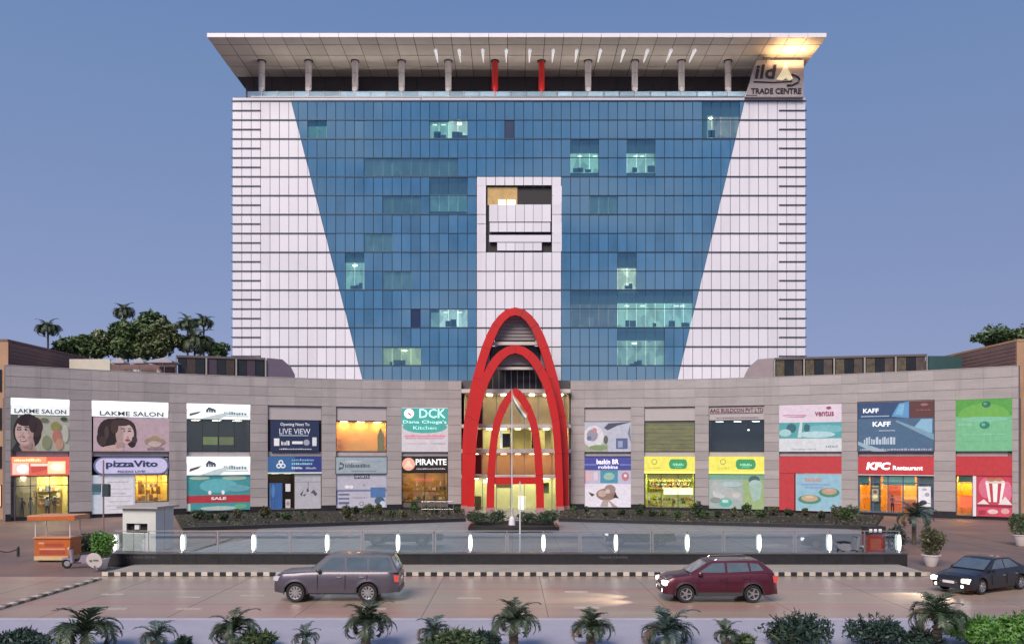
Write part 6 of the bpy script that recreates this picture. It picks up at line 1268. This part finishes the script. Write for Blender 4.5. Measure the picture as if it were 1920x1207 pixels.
        # arch lips
        for a_ in ax:
            lp = MB(); pts = [(a_ + (Ra + .0) * math.cos(R(t)), s_ * (hw - .003), rw + (Ra) * math.sin(R(t))) for t in range(-8, 189, 14)]; lp.tube(pts, .028, 6); lp.build('arch_trim', trim or paint, root, smooth=60)
            wheel(root, M @ T(a_, s_ * (hw - .12), rw) @ (RZ(math.pi) if s_ > 0 else ID), rw, nsp, s_)
            MB().box(a_ - Ra + .02, a_ + Ra - .02, s_ * (hw - .45) - .1, s_ * (hw - .45) + .1, rw * .5, rw + Ra).build('wheel_well', m_tyre, root)
        # lamps
        zt = interp(top_, x0 + .1); hl = MB(); yb = s_ * (hw * .62); 
        hl.prism([(x0 - .012, zt - .20), (x0 - .012, zt - .06), (x0 + .12, zt - .03), (x0 + .34, zt - .07), (x0 + .30, zt - .17), (x0 + .1, zt - .24)], min(yb, s_ * (hw * .925)), max(yb, s_ * (hw * .925))); hl.build('headlight', m_headl if lit else m_headoff, root)
        if lit: MB().tube([(x0 - .01, s_ * hw * .66, zb + .16), (x0 + .08, s_ * hw * .66, zb + .16)], .07, 12).build('fog_light', m_headl, root)
        zt = interp(top_, x0 + L - .1); MB().prism([(x0 + L - .02 + .01, zt - .36), (x0 + L + .005, zt - .10), (x0 + L - .20, zt - .08), (x0 + L - .16, zt - .34)], min(s_ * hw * .70, s_ * hw * .955), max(s_ * hw * .70, s_ * hw * .955)).build('tail_light', m_tail, root)
        if rails: MB().tube([(tf + .25, s_ * (wtp - .04), zr + .02), (tf + .32, s_ * (wtp - .04), zr + .07), (tr_ - .35, s_ * (wtp - .04), zr2 + .07), (tr_ - .25, s_ * (wtp - .04), zr2 + .01)], .018, 6).build('roof_rail', m_steel, root)
    if lit:
        for s_ in (1, -1):
            sl_ = bpy.data.lights.new('headlight_beam', 'SPOT'); sl_.energy = 700; sl_.color = (1.0, .90, .72); sl_.spot_size = R(58); sl_.spot_blend = .8; sl_.shadow_soft_size = .08
            so_ = bpy.data.objects.new('headlight_beam', sl_); COL.objects.link(so_); so_.matrix_basis = M @ T(x0 - .15, s_ * hw * .72, interp(top_, x0 + .1) - .12) @ RY(R(80))
    # grille, bumpers, plates
    zt = interp(top_, x0 + .06)
    MB().box(x0 - .018, x0 + .03, -hw * .46, hw * .46, zt - .26, zt - .07).build('grille', m_dframe, root); MB().box(x0 - .03, x0 - .02, -hw * .44, hw * .44, zt - .175, zt - .155).build('grille_bar', m_steel, root)
    MB().box(x0 - .022, x0 + .05, -hw * .6, hw * .6, zb + .08, zb + .22).build('lower_grille', m_dframe, root)
    MB().box(x0 - .035, x0 - .024, -.26, .26, zb + .25, zb + .36).build('number_plate', mat('plate_white', (.75, .75, .75), .4), root)
    MB().box(x0 + L + .0, x0 + L + .02, -.26, .26, zb + .45, zb + .57).build('number_plate', MATS['plate_white'], root)
    MB().box(x0 + L - .1, x0 + L + .03, -hw * .78, hw * .78, zb + .02, zb + .20).build('rear_bumper', m_dframe, root)
    return root
def paintm(name, col, metal=.35, rough=.38): return mat(name, col, rough, metal, var=.04, coat=.45)
p_g = paintm('grey_lilac_paint', (.095, .082, .105)); p_m = paintm('maroon_paint', (.085, .009, .022), .35); p_k = paintm('black_paint', (.016, .014, .016), .0)
YS = 34.0
xf, xr = PX(554, YS), PX(690, YS); Wc = 1.96
car(T(xf - .87 + 4.97 / 2, YS + Wc / 2 - .05, 0), 4.97, Wc, .87, 2.88, .385, .36, [(0, .88), (.10, 1.08), (.35, 1.16), (1.40, 1.22), (2.0, 1.235), (4.6, 1.235), (4.97, 1.13)],
    [(1.36, 1.24), (2.10, 1.86), (4.62, 1.86), (4.93, 1.24)], p_g, 'grey lilac four wheel drive car heading left on the road', roofc=paintm('dark_grey_cabin_paint', (.07, .075, .095), .4), nsp=10, rails=False,
    wins=[[(1.78, 1.28), (2.28, 1.76), (2.78, 1.77), (2.80, 1.28)], [(2.90, 1.28), (2.88, 1.77), (3.68, 1.77), (3.70, 1.28)], [(3.80, 1.28), (3.78, 1.77), (4.58, 1.75), (4.72, 1.28)]], belt=dict(seams=[1.75, 2.85, 3.72], handles=[2.62, 3.52]))
YS = 33.9; xf = PX(1286, YS); Wc = 1.82
car(T(xf - .90 + 4.55 / 2, YS + Wc / 2 - .05, 0), 4.55, Wc, .90, 2.66, .35, .30, [(0, .74), (.12, .93), (.5, 1.04), (1.15, 1.12), (2.0, 1.13), (3.8, 1.20), (4.4, 1.20), (4.55, 1.0)],
    [(1.02, 1.13), (1.86, 1.63), (3.90, 1.66), (4.46, 1.20)], p_m, 'maroon crossover car with lit headlights heading left on the road', lit=True, rails=True, nsp=5, trim=mat('grey_trim', (.045, .045, .05), .6),
    wins=[[(1.42, 1.18), (1.98, 1.54), (2.46, 1.56), (2.48, 1.19)], [(2.58, 1.19), (2.56, 1.56), (3.38, 1.56), (3.44, 1.23)], [(3.52, 1.24), (3.47, 1.55), (3.80, 1.53), (4.02, 1.27)]], belt=dict(seams=[1.40, 2.52, 3.45], handles=[2.32, 3.25]))
YS = 35.9; ah = R(29); Wc = 1.80; L = 4.75; fo = .92
fw = Vector((PX(1840, YS), YS, 0))   # near front wheel ground point
# local: front at -x, near side at -y; wheel at (-L/2+fo, -Wc/2+.12)
loc = Vector((-L / 2 + fo, -Wc / 2 + .05, 0)); c_, s__ = math.cos(ah), math.sin(ah); off = Vector((c_ * loc.x - s__ * loc.y, s__ * loc.x + c_ * loc.y, 0))
car(T(*(fw - off)) @ RZ(ah), L, Wc, fo, 2.80, .325, .20, [(0, .60), (.12, .74), (.5, .84), (1.25, .93), (2.0, .95), (3.9, .99), (4.5, 1.0), (4.75, .82)],
    [(1.22, .95), (2.05, 1.42), (3.25, 1.42), (4.15, 1.02)], p_k, 'black saloon car with lit headlights turning at the right edge', lit=True, nsp=7,
    wins=[[(1.72, 1.0), (2.16, 1.35), (2.60, 1.37), (2.62, 1.0)], [(2.70, 1.0), (2.68, 1.37), (3.16, 1.36), (3.66, 1.03)]], belt=dict(seams=[1.62, 2.66, 3.5], handles=[2.45, 3.35]))
print('objects', len(bpy.data.objects))
